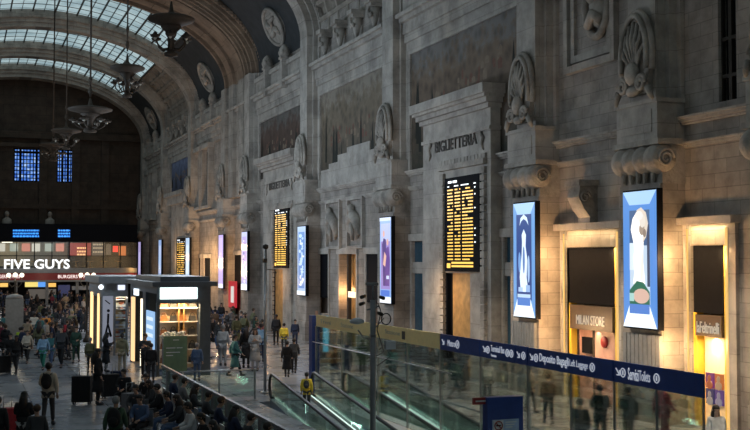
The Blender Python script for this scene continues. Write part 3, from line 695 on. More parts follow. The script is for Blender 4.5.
# ------------------------------------------------------------------ doorways
def window_rect(name, H, mats, depth, label, cat, parts):
    pass
def shop(H, label, y_screen_top, y_screen_bot, y_band_bot, text, px, lit, pink):
    r_ = thing('shop_entrance', (WX, (H[0]+H[1])/2, 0), label, 'shop entrance', 'tall shop entrances in the stone wall')
    wd = H[1]-H[0]
    mb = MB()  # stone surround with hood
    mb.box(WX-0.12, WX+0.4, H[0]-0.35, H[0], 0, H[3]+0.75); mb.box(WX-0.12, WX+0.4, H[1], H[1]+0.3, 0, H[3]+0.75)
    mb.box(WX-0.35, WX+0.4, H[0]-0.45, H[1]+0.4, H[3]+0.62, H[3]+0.85); mb.box(WX+0.02, WX+0.4, H[0], H[1], H[3], H[3]+0.62)
    mb.build('stone_surround', M_STONE2, r_)
    zt, zb, zz = zX(px, y_screen_top, WX+0.1), zX(px, y_screen_bot, WX+0.1), zX(px, y_band_bot, WX+0.1)
    ys = H[0]+wd*(0.15 if pink else 0.24)   # yellow fin on the near side
    mb = MB(); mb.box(WX+0.05, WX+0.2, ys, H[1]-0.05, zb, zt); mb.build('black_panel', M_BLACK, r_)
    mb = MB(); mb.box(WX+0.06, WX+0.3, H[0]+0.02, ys-0.04, 0, zt); mb.build('yellow_fin', M_YPAINT, r_); mb = MB(); mb.box(WX+0.06, WX+0.3, H[1]-0.18, H[1], 0, zb); mb.build('yellow_fin', M_YPAINT, r_)
    for yy_ in ((H[0]-0.02, H[0]+0.07), (H[1]-0.02, H[1]+0.02)): MB().box(WX-0.16, WX-0.11, yy_[0], yy_[1], 0.1, H[3]+0.5).build('light_strip', glow((1.0, 0.62, 0.20), 0.85), r_)
    mb = MB(); mb.box(WX-0.02, WX+0.2, ys, H[1]-0.2, zz, zb-0.05); mb.build('name_band', M_BROWNB, r_)
    textmesh(text, glow((0.9, 0.78, 0.6), 0.55), MW(WX-0.025, (ys+H[1]-0.2)/2, zz+(zb-zz)*0.38), (H[1]-0.2-ys)*(0.66 if pink else 0.85), 0.34, 0.02, 0.0, 'lettering', r_)
    mb = MB(); mb.box(WX+0.32, WX+0.42, H[0], H[1], 0, zz); mb.build('back_panel', M_PINK if pink else M_YPAINT, r_)
    [MB().box(WX+0.26, WX+0.33, yy_, yy_+0.06, 0, zz).build('door_post', M_BRONZE, r_) for yy_ in ((ys, H[1]-0.3, H[0]+wd*0.62) if pink else (ys,))]
    lamp('AREA', (WX+0.12, H[0]+wd*0.55, zz-0.08), 60 if not pink else 45, (1, 0.72, 0.42), size=(0.16, wd*0.7), target=(WX+0.2, H[0]+wd*0.55, 0))
    lamp('AREA', (WX-0.2, (H[0]+H[1])/2, H[3]+0.58), 26, (1, 0.70, 0.34), size=(wd*0.9, 0.12), target=(WX-0.02, (H[0]+H[1])/2, H[3]-0.6)); lamp('AREA', (WX-0.15, H[0]+wd*0.1, H[3]-0.05), 40, WARM, size=(0.3, 0.3), target=(WX+0.1, H[0]+wd*0.1, 0))
    return r_, ys, zz
sm, ys, zz = shop(H_MIL, 'store entrance with black upper panel and brown band reading MILAN STORE', 248, 304, 330, 'MILAN STORE', 590, True, True)
mb = MB(); mb.box(WX+0.22, WX+0.32, yX(591, WX+.25), yX(582, WX+.25), zX(586, 353, WX+.25), zX(586, 337, WX+.25)); mb.build('dark_display', M_BLACK, sm)
mb = MB(); mb.lathe([(0.2, 0), (0.2, 0.05)], (WX+0.26, yX(603, WX+.26), zX(603, 342, WX+.26)), 20, axis='x'); mb.build('red_disc', M_RED, sm)
sp, ys, zz = shop(H_PET, 'second shop entrance with black upper panel and name band over four posters', 245, 313, 336, 'laFeltrinelli', 707, True, False)
mb = MB(); mb.box(WX+0.26, WX+0.32, ys, yX(704, WX+.26), 0, zz); mb.build('cream_panel', plain('cream_panel', (0.8, 0.68, 0.45), 0.5), sp)
pc = [((0.28, 0.02, 0.26), (0.85, 0.20, 0.03)), ((0.03, 0.03, 0.16), (0.13, 0.05, 0.30))]
pi = 0
for rr in range(2):
    for cc in range(2):
        y1_ = yX(704.5+9*cc, WX+0.22); y0_ = yX(713-0.5+9*cc, WX+0.22); za, zb2 = zX(712, 373+16*rr, WX+0.22), zX(712, 388+16*rr, WX+0.22)
        nm = [['magenta', 'orange'], ['navy', 'violet']][rr][cc]
        p_ = thing('poster', (WX+0.22, (y0_+y1_)/2, zb2), 'small %s poster with head and shoulders, beneath the second shop name band' % nm, 'poster', 'four posters in the shop window')
        mb = MB(); mb.box(WX+0.21, WX+0.26, y0_, y1_, zb2, za); mb.build('sheet', glow(pc[rr][cc], 0.5), p_)
        mb = MB(); ym = (y0_+y1_)/2; hh = za-zb2; mb.ball((WX+0.20, ym, zb2+hh*0.62), 0.012, 0.085, 0.11); mb.ball((WX+0.20, ym, zb2+hh*0.2), 0.012, 0.17, 0.13); mb.build('portrait', glow([(0.7, 0.15, 0.05), (0.75, 0.45, 0.25), (0.5, 0.45, 0.4), (0.45, 0.4, 0.5)][pi], 0.45), p_); pi += 1

def doorway(H, name, label, cat, kind, mid=None):
    r_ = thing(name, (WX, (H[0]+H[1])/2, 0), label, cat, 'tall doorways in the stone wall'); wd = H[1]-H[0]
    mb = MB(); mb.box(WX-0.08, WX+0.6, H[0]-0.22, H[0], 0, H[3]); mb.box(WX-0.08, WX+0.6, H[1], H[1]+0.22, 0, H[3]); mb.box(WX-0.14, WX+0.6, H[0]-0.3, H[1]+0.3, H[3], H[3]+0.35); mb.build('stone_frame', M_STONE2, r_)
    if kind == 'blue':
        mb = MB(); mb.box(WX+0.1, WX+0.2, H[0], H[1], 0, H[3]); mb.build('glass_leaf', plain('dark_blue_glass', (0.03, 0.08, 0.12), 0.15), r_)  # plain dark blue glass colour
        mb = MB(); mb.box(WX-0.02, WX+0.3, H[0], H[1], 4.35, 4.9); mb.build('transom', M_STONE2, r_)
    elif kind == 'black':
        mb = MB(); mb.box(WX+0.0, WX+0.2, H[0], H[1], 2.7, H[3]); mb.build('black_panel', M_BLACK, r_)
        mb = MB(); mb.box(WX+0.3, WX+0.35, H[0], H[1], 0, 2.7); mb.build('door_leaf', M_BROWNB, r_)
    elif kind == 'gold':
        mb = MB(); mb.box(WX+0.45, WX+0.55, H[0]-0.1, H[1]+0.1, 0, H[3]); mb.build('back_panel', M_WOOD, r_)
        mb = MB(); mb.box(WX+0.1, WX+0.3, H[0]+wd*0.6, H[0]+wd*0.68, 0, H[3]); mb.build('door_post', M_BRONZE, r_)
        mb = MB(); mb.box(WX+0.04, WX+0.1, yX(354, WX), yX(347.5, WX), zX(350, 297.5, WX), zX(350, 291.5, WX)); mb.build('lit_sign', glow((1, 0.85, 0.6), 1.6), r_)
        lamp('POINT', (WX+0.2, H[0]+wd*0.85, 3.2), 60, WARM, 0.2)
    return r_
doorway(H_SL1, 'tall_window', 'slim two-pane dark blue window between ticket portal and screen of suited people', 'window', 'blue')
doorway(H_SL2, 'tall_window', 'slim dark blue doorway between ticket portal and blue statue screen', 'doorway', 'blue')
doorway(H_M1, 'tall_doorway', 'tall dark doorway next to the pale scribble screen', 'doorway', 'black')
doorway(H_M2, 'tall_doorway', 'tall golden-lit doorway with small glowing sign, middle of three', 'doorway', 'gold')
doorway(H_M3, 'tall_doorway', 'tall dark doorway directly behind the camera post, by the suited people screen', 'doorway', 'black')
doorway(H_N, 'tall_doorway', 'warm-lit shop doorway with black panel beside the lettered screen', 'doorway', 'black')
doorway(H_L2a, 'tall_doorway', 'far amber-lit doorway nearer the kiosk roof', 'doorway', 'black')
doorway(H_L2b, 'tall_doorway', 'far amber-lit doorway next to the lilac screen', 'doorway', 'black')
doorway(H_SL3, 'tall_window', 'slim dark window beside the second ticket portal', 'window', 'blue')
mb = MB(); mb.box(WX+0.3, WX+0.35, H_WIN[0], H_WIN[1], H_WIN[2], H_WIN[3]); o = tag(mb.build('window_30', M_BLACK), kind='structure')
mb = MB()
for q in (0, 0.5, 1):
    y = H_WIN[0]+(H_WIN[1]-H_WIN[0])*q; mb.box(WX+0.1, WX+0.2, y-0.07, y+0.07, H_WIN[2], H_WIN[3])
for z in (10.4, 11.5, 13.6): mb.box(WX+0.1, WX+0.2, H_WIN[0], H_WIN[1], z-0.05, z+0.05)
mb.build('glazing_bar', M_IRON, o)
# red shop panel beyond
p = (yX(226, 20.5), yX(236, 20.5)); mb = MB(); mb.box(20.4, 20.6, p[1], p[0], 1.2, 3.3); sgn = tag(mb.build('illuminated_sign', glow((0.55, 0.02, 0.04), 0.8)), 'red illuminated panel beside the warm-lit shop doorway', 'sign')
mb = MB(); mb.box(20.36, 20.4, p[1]+0.3, p[0]-2.4, 1.6, 2.9); mb.build('white_insert', glow((0.9, 0.85, 0.8), 0.8), sgn)

# ------------------------------------------------------------------ LED advertising screens
def screen(i, x0, x1, yt, yb, art, label):
    X = 19.78; ya, yb_ = yX(x0, X), yX(x1, X); xm = (x0+x1)/2; z1, z0 = zX(xm, yt, X), zX(xm, yb, X)
    r_ = thing('advertising_screen', (WX-0.9, (ya+yb_)/2, z0), label, 'screen', 'tall advertising screens on the piers')
    mb = MB(); mb.box(X+0.01, 19.99, yb_-0.03, ya+0.01, z0-0.05, z1+0.05); mb.build('housing', M_BLACK, r_)
    mb = MB(); mats = []; wd, ht = ya-yb_, z1-z0
    for k_, (poly, col, st) in enumerate(art):
        m = glow(col, st)
        if m not in mats: mats.append(m)
        d = X-0.001-0.0016*k_
        vs = [(d, ya-u*wd, z0+v*ht) for u, v in poly]
        mb.add(vs, [tuple(range(len(vs)))], mats.index(m))
    me = mb.build('display', mats, r_)
    # all faces look at the hall
    bm = bmesh.new(); bm.from_mesh(me.data)
    for f_ in bm.faces:
        f_.normal_update()
        if f_.normal.x > 0: f_.normal_flip()
    bm.to_mesh(me.data); bm.free()
    return r_
R_ = lambda a, b_, c, d: [(a, c), (b_, c), (b_, d), (a, d)]
full = R_(0, 1, 0, 1)
def blob(cx, cy, rx, ry, n=16, ph=0): return [(cx+rx*math.cos(2*PI*q/n+ph), cy+ry*math.sin(2*PI*q/n+ph)) for q in range(n)]
tunnel = [([(0, 1), (1, 1), (0.8, 0.90), (0.2, 0.90)], (0.42, 0.66, 0.95), 1.1), ([(0, 0), (1, 0), (0.8, 0.16), (0.2, 0.16)], (0.85, 0.92, 1.0), 1.3),
          ([(0.2, 0.10), (0.8, 0.10), (0.8, 0.17), (0.2, 0.17)], (0.10, 0.25, 0.70), 1.0)]
art4 = [(full, (0.10, 0.30, 0.78), 1.0)] + tunnel[:1] + [(R_(0.2, 0.8, 0.17, 0.86), (0.62, 0.76, 0.92), 1.0), (R_(0.2, 0.8, 0.60, 0.86), (0.10, 0.20, 0.42), 0.7),
     (R_(0.72, 0.8, 0.3, 0.75), (0.10, 0.13, 0.25), 0.6), (R_(0.2, 0.42, 0.42, 0.62), (0.75, 0.86, 0.96), 1.1),
     ([(0.3, 0.32), (0.36, 0.45), (0.34, 0.6), (0.24, 0.72), (0.3, 0.80), (0.45, 0.86), (0.6, 0.84), (0.64, 0.7), (0.6, 0.5), (0.66, 0.32)], (1.0, 0.96, 0.9), 1.3),
     ([(0.42, 0.86), (0.56, 0.88), (0.70, 0.84), (0.76, 0.76), (0.70, 0.66), (0.60, 0.62), (0.64, 0.74), (0.52, 0.80)], (0.85, 0.74, 0.62), 1.0), ([(0.30, 0.52), (0.40, 0.60), (0.44, 0.40), (0.36, 0.33)], (0.86, 0.92, 1.0), 1.2), ([(0.55, 0.5), (0.62, 0.58), (0.60, 0.36), (0.54, 0.34)], (0.93, 0.86, 0.78), 1.1), (blob(0.58, 0.72, 0.08, 0.045), (0.55, 0.42, 0.32), 0.8), (blob(0.66, 0.69, 0.05, 0.03), (0.40, 0.30, 0.24), 0.8), (blob(0.6, 0.78, 0.09, 0.05), (0.9, 0.82, 0.72), 1.0), (blob(0.5, 0.82, 0.12, 0.035), (0.9, 0.85, 0.8), 1.1),
     ([(0.2, 0.17), (0.2, 0.27), (0.42, 0.34), (0.62, 0.33), (0.8, 0.26), (0.8, 0.17)], (0.03, 0.20, 0.12), 0.8), (blob(0.55, 0.23, 0.24, 0.055), (0.78, 0.52, 0.42), 1.0),
     (R_(0.2, 0.34, 0.19, 0.25), (0.5, 0.8, 0.75), 0.9)] + tunnel[1:]
art3 = [(full, (0.18, 0.42, 0.85), 0.95)] + tunnel[:1] + [(R_(0.15, 0.85, 0.15, 0.90), (0.02, 0.07, 0.30), 0.9),
     ([(0.3, 0.80), (0.35, 0.87), (0.5, 0.90), (0.65, 0.87), (0.72, 0.80), (0.62, 0.84), (0.5, 0.86), (0.38, 0.84)], (0.7, 0.85, 1), 1.2),
     ([(0.35, 0.22), (0.3, 0.35), (0.4, 0.55), (0.42, 0.66), (0.40, 0.72), (0.5, 0.77), (0.6, 0.72), (0.58, 0.62), (0.66, 0.5), (0.62, 0.35), (0.7, 0.22)], (0.75, 0.87, 1), 1.2),
     (blob(0.3, 0.48, 0.06, 0.09), (0.2, 0.4, 0.8), 1), (blob(0.72, 0.42, 0.05, 0.12), (0.45, 0.65, 0.95), 1), (blob(0.5, 0.5, 0.05, 0.12), (0.15, 0.3, 0.7), 0.8),
     (R_(0.2, 0.8, 0.17, 0.20), (0.6, 0.8, 1), 1), (R_(0.25, 0.45, 0.22, 0.26), (0.5, 0.7, 1), 1), (R_(0.6, 0.78, 0.22, 0.28), (0.35, 0.55, 0.9), 1)] + tunnel[1:]
art2 = [(full, (0.35, 0.55, 0.95), 1.0), (R_(0.08, 0.92, 0.16, 0.93), (0.40, 0.30, 0.75), 0.9), (R_(0.08, 0.92, 0.72, 0.93), (0.55, 0.62, 0.95), 1.0),
     ([(0.30, 0.2), (0.25, 0.5), (0.2, 0.68), (0.35, 0.76), (0.55, 0.74), (0.6, 0.5), (0.5, 0.2)], (0.10, 0.05, 0.28), 0.8),
     ([(0.5, 0.2), (0.5, 0.5), (0.55, 0.64), (0.8, 0.66), (0.92, 0.5), (0.85, 0.2)], (0.15, 0.06, 0.35), 0.9), (blob(0.36, 0.81, 0.09, 0.04), (0.85, 0.5, 0.42), 1.0), (blob(0.7, 0.71, 0.09, 0.04), (0.8, 0.45, 0.4), 1.0),
     ([(0.3, 0.45), (0.42, 0.6), (0.6, 0.55), (0.5, 0.42)], (0.9, 0.55, 0.45), 1), (R_(0.0, 1.0, 0.0, 0.07), (0.9, 0.94, 1), 1.2), (R_(0.1, 0.9, 0.08, 0.15), (0.10, 0.22, 0.75), 1), (R_(0.6, 0.85, 0.28, 0.32), (0.7, 0.8, 1), 1), (R_(0, 1, 0.96, 1), (0.7, 0.8, 1.0), 1.1)]
def scrib(cols, seed, n=16):
    rn = random.Random(seed); out = []
    for q in range(n): out.append((blob(rn.uniform(0.3, 0.7), 0.15+0.75*q/n, rn.uniform(0.08, 0.24), rn.uniform(0.015, 0.035), 5, rn.uniform(0, 3)), rn.choice(cols), 1.1))
    return out
art1 = [(full, (0.45, 0.62, 0.9), 1.0), (R_(0.12, 0.88, 0.1, 0.92), (0.10, 0.28, 0.68), 1.0)] + scrib([(0.8, 0.9, 1), (0.55, 0.75, 1)], 3, 20) + [(R_(0, 1, 0, 0.06), (0.9, 0.95, 1), 1.2)]
art0 = [(full, (0.62, 0.66, 0.95), 1.0), (R_(0.15, 0.85, 0.12, 0.92), (0.50, 0.42, 0.85), 1.0)] + scrib([(0.85, 0.85, 1), (0.15, 0.18, 0.5)], 5, 14) + [(R_(0, 1, 0, 0.1), (0.95, 0.95, 1), 1.3)]
artm1 = [(full, (0.62, 0.48, 0.92), 1.0), (R_(0.1, 0.9, 0.5, 0.95), (0.75, 0.6, 0.95), 1.0), (R_(0, 1, 0, 0.08), (0.85, 0.85, 1), 1.2)]
artm2 = [(full, (0.55, 0.72, 0.95), 1.0), (R_(0.2, 0.8, 0.2, 0.85), (0.7, 0.85, 1), 1.2)]
artm3 = [(full, (0.30, 0.45, 0.75), 1.0), (R_(0.3, 0.8, 0.2, 0.85), (0.5, 0.65, 0.9), 1.0)]
artm4 = [(full, (0.40, 0.34, 0.60), 1.0), (R_(0.2, 0.8, 0.1, 0.7), (0.55, 0.5, 0.8), 1.0)]
for a in ((1, 623.5, 657, 191, 327.5, art4, 'big screen framed in blue showing a white figure on a green base'),
          (2, 513.5, 535, 203, 317, art3, 'deep blue screen showing a pale statue under an arch'),
          (3, 380, 391, 217.5, 303, art2, 'screen with purple picture of two people in suits'),
          (4, 297.5, 305.5, 226.5, 295, art1, 'blue screen with white scribbled vertical pattern'),
          (5, 241.5, 247, 232, 290, art0, 'narrow lilac screen with vertical lettering pattern'),
          (6, 218.5, 223, 235, 288, artm1, 'plain violet screen beside warm-lit doorways'),
          (7, 185.7, 189.2, 238, 283, artm2, 'very narrow pale screen next to the far departures board'),
          (8, 158.5, 161.2, 240, 277, artm3, 'dim blue narrow screen above the kiosk canopy'),
          (9, 138.2, 140.6, 242, 276, artm4, 'dim mauve screen at the end wall corner')): screen(*a)
# cladding panel under the big statue screen
y0, y1 = yX(660, 19.95), yX(623, 19.95); mb = MB()
for q in range(9): mb.box(19.9, 20.0, y0+(y1-y0)*q/9, y0+(y1-y0)*(q+0.8)/9, 0.2, zX(640, 334, 19.9))
tag(mb.build('slatted_grille', M_GREYP), 'grey slatted cladding under the big statue screen', 'cladding')
y0, y1 = yX(535, 19.95), yX(512, 19.95); mb = MB()
for q in range(9): mb.box(19.9, 20.0, y0+(y1-y0)*q/9, y0+(y1-y0)*(q+0.8)/9, 0.2, zX(524, 322, 19.9))
tag(mb.build('slatted_grille', M_GREYP), 'grey slatted cladding under the blue statue screen', 'cladding')

# ------------------------------------------------------------------ chandeliers
def make_chandelier():
    r_ = thing('chandelier', (0, 0, 0))
    mb = MB(); mb.lathe([(0.04, 0.95), (0.10, 1.0), (0.45, 1.05), (0.98, 1.22), (1.0, 1.30), (0.85, 1.36), (0.25, 1.42), (0.1, 1.55), (0.04, 1.9)], (0, 0, 0), 28); mb.build('dish', M_BRONZE, r_)
    mb = MB(); mb.lathe([(0.02, -0.05), (0.28, 0.0), (0.30, 0.08), (0.16, 0.14), (0.13, 0.6), (0.22, 0.72), (0.26, 0.85), (0.45, 1.0), (0.4, 1.06)], (0, 0, 0), 18); mb.build('stem', M_BRONZE, r_)
    for q in range(6):
        a = q*PI/3+0.3; c_, s_ = math.cos(a), math.sin(a)
        mb = MB(); mb.tube([(c_*0.12, s_*0.12, 0.25), (c_*0.4, s_*0.4, 0.2), (c_*0.62, s_*0.62, 0.35), (c_*0.75, s_*0.75, 0.62)], 0.035, 7); mb.lathe([(0.05, 0.56), (0.19, 0.60), (0.22, 0.66), (0.1, 0.70), (0.05, 0.78)], (c_*0.75, s_*0.75, 0), 10); ar = mb.build('arm', M_BRONZE, r_)
        mb = MB(); mb.ball((c_*0.75, s_*0.75, 0.56), 0.07); mb.build('bulb', plain('unlit_bulb', (0.5, 0.48, 0.42), 0.3), ar)
    mb = MB(); mb.tube([(0, 0, 1.85), (0, 0, 13.9)], 0.045, 8)
    mb.lathe([(0.05, 1.95), (0.12, 2.1), (0.05, 2.3)], (0, 0, 0), 10); mb.lathe([(0.05, 2.6), (0.1, 2.75), (0.05, 2.9)], (0, 0, 0), 10); mb.build('hanging_rod', M_BRONZE, r_)
    return r_
ch0 = make_chandelier()
for i, (px, py, wpx, lab_) in enumerate(((171, 56, 47, 'the big one in front of the curved arch mouldings'), (127, 97, 35, 'crossing the second roof glazing strip'), (90, 132, 44, 'wide one midway down the hall'), (66, 149, 30, 'just beside the narrower blue window'), (53, 161, 28, 'smallest, between the two blue windows'))):
    o = ch0 if i == 0 else copy_tree(ch0)
    d = ray(px, py); t = CX/d.x; z = EYE+d.z*t; y = d.y*t
    o.location = (CX, y, z); o.rotation_euler[2] = i*0.4
    dist = y*math.cos(YAW)+CX*math.sin(YAW); s_ = (wpx*dist/F)/2.0; o.scale = (s_, s_, 1.0)
    rod = [q for q in o.children if q.name.startswith('hanging_rod')][0]; rod.scale = (1, 1, (27.2-z)/13.9)
    tag(o, 'ornate bronze chandelier, ' + lab_, 'chandelier', 'chandeliers down the middle of the hall')

# ------------------------------------------------------------------ restaurant front at the far end
YF = 130.0
def fy(px, py, Y=YF): return onY(px, py, Y)
r_ = thing('restaurant_front', (6.5, YF, 0), 'two-storey burger restaurant front with lit white FIVE GUYS sign', 'restaurant')
xl, xr = -7.4, fy(137, 250).x
zt = fy(60, 224).z; zg1 = fy(60, 241).z; zg0 = fy(60, 268).z; zr1 = fy(60, 273).z; zr0 = fy(60, 280).z
mb = MB(); mb.box(xl, xr, YF, YEND-0.7, zg1, zt); mb.box(xl, xr, YF+3.5, YEND-0.7, 0, zg1); mb.build('fascia', M_BLACK, r_)
mb = MB(); mb.box(xl, xr, YF-0.1, YF+3.5, zr1, zg0); mb.box(xl, xr, YF-0.05, YF+3.5, zr0-0.2, zr0); mb.build('floor_edge', M_GREYP, r_)
mb = MB(); mb.box(xl, xr, YF, YF+0.3, zr0, zr1); mb.build('red_band', M_RED, r_)
mb = MB(); mb.box(xl, xr, YF+0.05, YF+0.08, zg0, zg1); mb.build('glazing', M_GLASSR, r_)
mb = MB()
nx = 14
for q in range(nx+1): x = xl+(xr-xl)*q/nx; mb.box(x-0.05, x+0.05, YF-0.02, YF+0.1, zg0, zg1)
mb.box(xl, xr, YF-0.02, YF+0.1, zg0+(zg1-zg0)*0.45-0.04, zg0+(zg1-zg0)*0.45+0.04); mb.box(xl, xr, YF-0.05, YF+0.12, zg1-0.1, zg1); mb.build('glazing_bar', M_BLACK, r_)
a, b_ = fy(4, 264), fy(69.5, 264)
textmesh('FIVE GUYS', glow((1, 1, 1), 1.4), MF((a.x+b_.x)/2, YF-0.25, fy(40, 264).z), b_.x-a.x, fy(40, 259.3).z-fy(40, 268.8).z, 0.12, 0.022, 'sign_lettering', r_)
a, b_ = fy(58, 276.5), fy(94, 276.5)
textmesh('BURGERS & FRIES', glow((1, 0.85, 0.8), 1.2), MF((a.x+b_.x)/2, YF-0.02, fy(76, 276.5).z), b_.x-a.x, 0.38, 0.03, 0.01, 'band_lettering', r_)
a, b_ = fy(-8, 276.5), fy(20, 276.5); textmesh('BURGERS & FRIES', glow((1, 0.85, 0.8), 1.2), MF((a.x+b_.x)/2, YF-0.02, fy(6, 276.5).z), b_.x-a.x, 0.38, 0.03, 0.01, 'band_lettering', r_)
# interior of the upper floor : lit ceiling panels, red menu boards, tables
M_IV = glow((0.75, 0.62, 0.42), 0.55)
mb = MB(); mb.box(xl, fy(70, 250).x, YF+3.3, YF+3.45, zg0+0.2, zg1-0.1); mb.build('back_panel', plain('warm_interior', (0.42, 0.36, 0.26), 0.7), r_)
rnd = random.Random(4)
for q in range(7):
    x = xl+1.2+q*1.75; mb = MB(); mb.box(x, x+1.1, YF+1.2, YF+2.4, zg1-0.18, zg1-0.12); mb.build('ceiling_light', glow((1.0, 0.92, 0.72), 2.2), r_)
for q, px in enumerate((1, 14, 26, 36, 49, 60)):
    p = fy(px, 247, YF+3.2); mb = MB(); mb.box(p.x-0.45, p.x+0.45, YF+3.2, YF+3.3, p.z-0.5, p.z+0.4); mb.build('menu_sheet', glow([(0.9, 0.85, 0.7), (0.5, 0.55, 0.45), (0.85, 0.3, 0.2)][q % 3], 0.7), r_)
for q, (x0, x1, y0, y1, c_, st) in enumerate(((70, 91, 243, 256, (0.35, 0.02, 0.02), 0.7), (92, 105, 242, 256, (0.10, 0.09, 0.08), 0.5), (113, 118, 246, 252, (0.9, 0.04, 0.03), 1.5), (119, 126, 246, 256, (0.75, 0.2, 0.05), 0.8), (106, 111, 244, 255, (0.13, 0.11, 0.09), 0.5))):
    p, p2 = fy(x0, y1, YF+2.5), fy(x1, y0, YF+2.5); mb = MB(); mb.box(p.x, p2.x, YF+2.5, YF+2.6, p.z, p2.z); mb.build('menu_board', glow(c_, st), r_)
def rows(x0, x1, ys_, col, st, Y, name, seg=0.5):
    mb = MB(); rn = random.Random(int(x0))
    for yy in ys_:
        x = x0
        while x < x1:
            e = min(x1, x+rn.uniform(1.2, 3)); p, p2 = onY(x, yy+0.8, Y), onY(e, yy-0.8, Y); mb.box(p.x, p2.x, Y-0.03, Y, p.z, p2.z); x = e+seg
    return mb.build(name, glow(col, st), r_)
rows(77, 87, (248, 251.5, 254.5), (1.0, 0.55, 0.25), 1.2, YF+2.45, 'menu_lettering'); rows(93, 104, (244.5, 248, 252), (0.8, 0.65, 0.45), 0.5, YF+2.45, 'menu_lettering')
rows(13, 39, (230.5, 233.5, 236.3), (0.03, 0.28, 1.0), 1.6, YF-0.05, 'blue_neon_lettering', 0.6); rows(58, 70, (230.5, 233.5, 236.3), (0.03, 0.28, 1.0), 1.6, YF-0.05, 'blue_neon_lettering', 0.6)
for q in range(9):
    p = fy(6+14*q, 266, YF+1.5); mb = MB(); mb.lathe([(0.25, 0), (0.05, 0.05), (0.05, 0.7), (0.4, 0.74), (0.4, 0.78)], (p.x, YF+1.5, zg0), 10); mb.build('table', M_WOOD, r_)
lamp('POINT', (xr-0.6, YF-0.6, 3.9), 30, (1, 0.5, 0.15), 0.15)
# lit ground-floor shopfront
for q, (x0, x1, y0, y1, c_, st) in enumerate(((0, 8, 283, 287, (1, 0.6, 0.15), 1.0), (25, 38, 282, 287, (0.95, 0.75, 0.2), 1.0), (38, 46, 282, 287, (0.10, 0.35, 0.9), 1.0), (46, 56, 283, 287, (1.0, 0.55, 0.12), 1.0), (28, 56, 289, 299, (0.16, 0.14, 0.12), 0.5), (58, 70, 285, 300, (0.02, 0.03, 0.10), 0.8), (72, 90, 286, 290, (0.12, 0.12, 0.12), 0.6))):
    p, p2 = fy(x0, y1, YF+0.8), fy(x1, y0, YF+0.8); mb = MB(); mb.box(p.x, p2.x, YF+0.8, YF+0.9, p.z, p2.z); mb.build('shopfront_panel', glow(c_, st), r_)
for q in range(9): x = xl+(xr-xl)*q/8; MB().box(x-0.15, x+0.15, YF+0.3, YF+0.6, 0, zr0).build('column', M_GREYP, r_)
for q in range(6): lamp('POINT', (-4+q*4.2, YF-2.5, 3.0), 26, (1, 0.85, 0.65), 0.2)
for q in range(3): lamp('POINT', (-3+q*4.5, YF+1.6, zg1-0.6), 22, (1, 0.85, 0.6), 0.2)

# ------------------------------------------------------------------ globe lamp posts
def make_globe_post():
    r_ = thing('globe_lamp_post', (0, 0, 0))
    mb = MB(); mb.lathe([(0.22, 0), (0.22, 0.15), (0.12, 0.3), (0.07, 0.5), (0.055, 3.6), (0.09, 3.7), (0.04, 3.85)], (0, 0, 0), 12); mb.build('post', M_IRON, r_)
    mb = MB()
    for a in (-1, 0, 1): mb.tube([(0, 0, 3.5), (a*0.2, 0, 3.35), (a*0.38, 0, 3.6), (a*0.38, 0, 3.96)], 0.03, 6)
    mb.build('arm', M_IRON, r_)
    for a in (-1, 0, 1): mb = MB(); mb.ball((a*0.38, 0, 4.08+(0.02 if a == 0 else 0)), 0.135, n=14, m=9); mb.build('globe', glow((1, 0.86, 0.66), 2.2), r_)
    return r_
gp = make_globe_post()
for i, px in enumerate((15, 87)):
    o = gp if i == 0 else copy_tree(gp); p = onY(px, 300, 70 if i else 71); o.location = (p.x, p.y, 0); o.scale = (1, 1, 1)
    tag(o, ['old iron lamp post with three white globes in front of the big white sign', 'old iron lamp post with three white globes beside the kiosks'][i], 'lamp post', 'globe lamp posts'); lamp('POINT', (p.x, p.y-0.5, 4.3), 40, (1, 0.85, 0.6), 0.3)
p = onZ(14, 345); mb = MB(); mb.box(p.x-0.5, p.x+0.5, p.y-0.2, p.y+0.2, 0.1, 2.7); mb.box(p.x-0.55, p.x+0.55, p.y-0.25, p.y+0.25, 0, 0.12); mb.lathe([(0.5, 2.7), (0.45, 2.9), (0.1, 3.0)], (p.x, p.y, 0), 12, sy=0.4)
tag(mb.build('poster_pillar', plain('dim_poster', (0.30, 0.28, 0.25), 0.5)), 'pale poster pillar standing below a globe lamp post', 'pillar')

# ------------------------------------------------------------------ kiosks
def slab(mb, *a): mb.box(*a)
# nearer kiosk
c0 = onZ(156.5, 377); KX0, KY0 = c0.x, c0.y; KX1 = onY(210, 377, KY0).x; KD = 8.0; KZ = EYE+ (260-286)*-1*0
KZ = onY(180, 286, KY0).z
k1 = thing('kiosk', ((KX0+KX1)/2, KY0, 0), 'slate blue kiosk with white lightbox over shelves of bags', 'kiosk', 'kiosks in the hall')
mb = MB(); mb.box(KX0-0.25, KX1+0.25, KY0-0.3, KY0+KD, KZ-0.02, KZ+0.18); mb.box(KX0+0.2, KX1, KY0+0.4, KY0+KD-0.5, KZ+0.18, KZ+0.4); mb.build('roof', M_KIOSK, k1)
zl = onY(180, 299, KY0).z; zs = onY(180, 303, KY0).z
mb = MB(); mb.box(KX0, KX1, KY0, KY0+0.15, zs, KZ-0.02); mb.box(KX0, KX0+0.12, KY0+0.15, KY0+KD, zs+0.4, KZ-0.02)
for (a, b2) in ((KX0, KX0+0.12), (KX1-0.45, KX1)): mb.box(a, b2, KY0, KY0+0.3, 0, zs)
mb.box(KX0, KX0+0.12, KY0+3.1, KY0+4.0, 0, zs+0.4); mb.box(KX0, KX0+0.12, KY0+KD-0.6, KY0+KD, 0, zs+0.4); mb.box(KX1-0.12, KX1, KY0, KY0+KD, 0, KZ-0.02); mb.box(KX0, KX1, KY0+KD-0.1, KY0+KD, 0, KZ-0.02); mb.build('shell', M_KIOSK, k1)
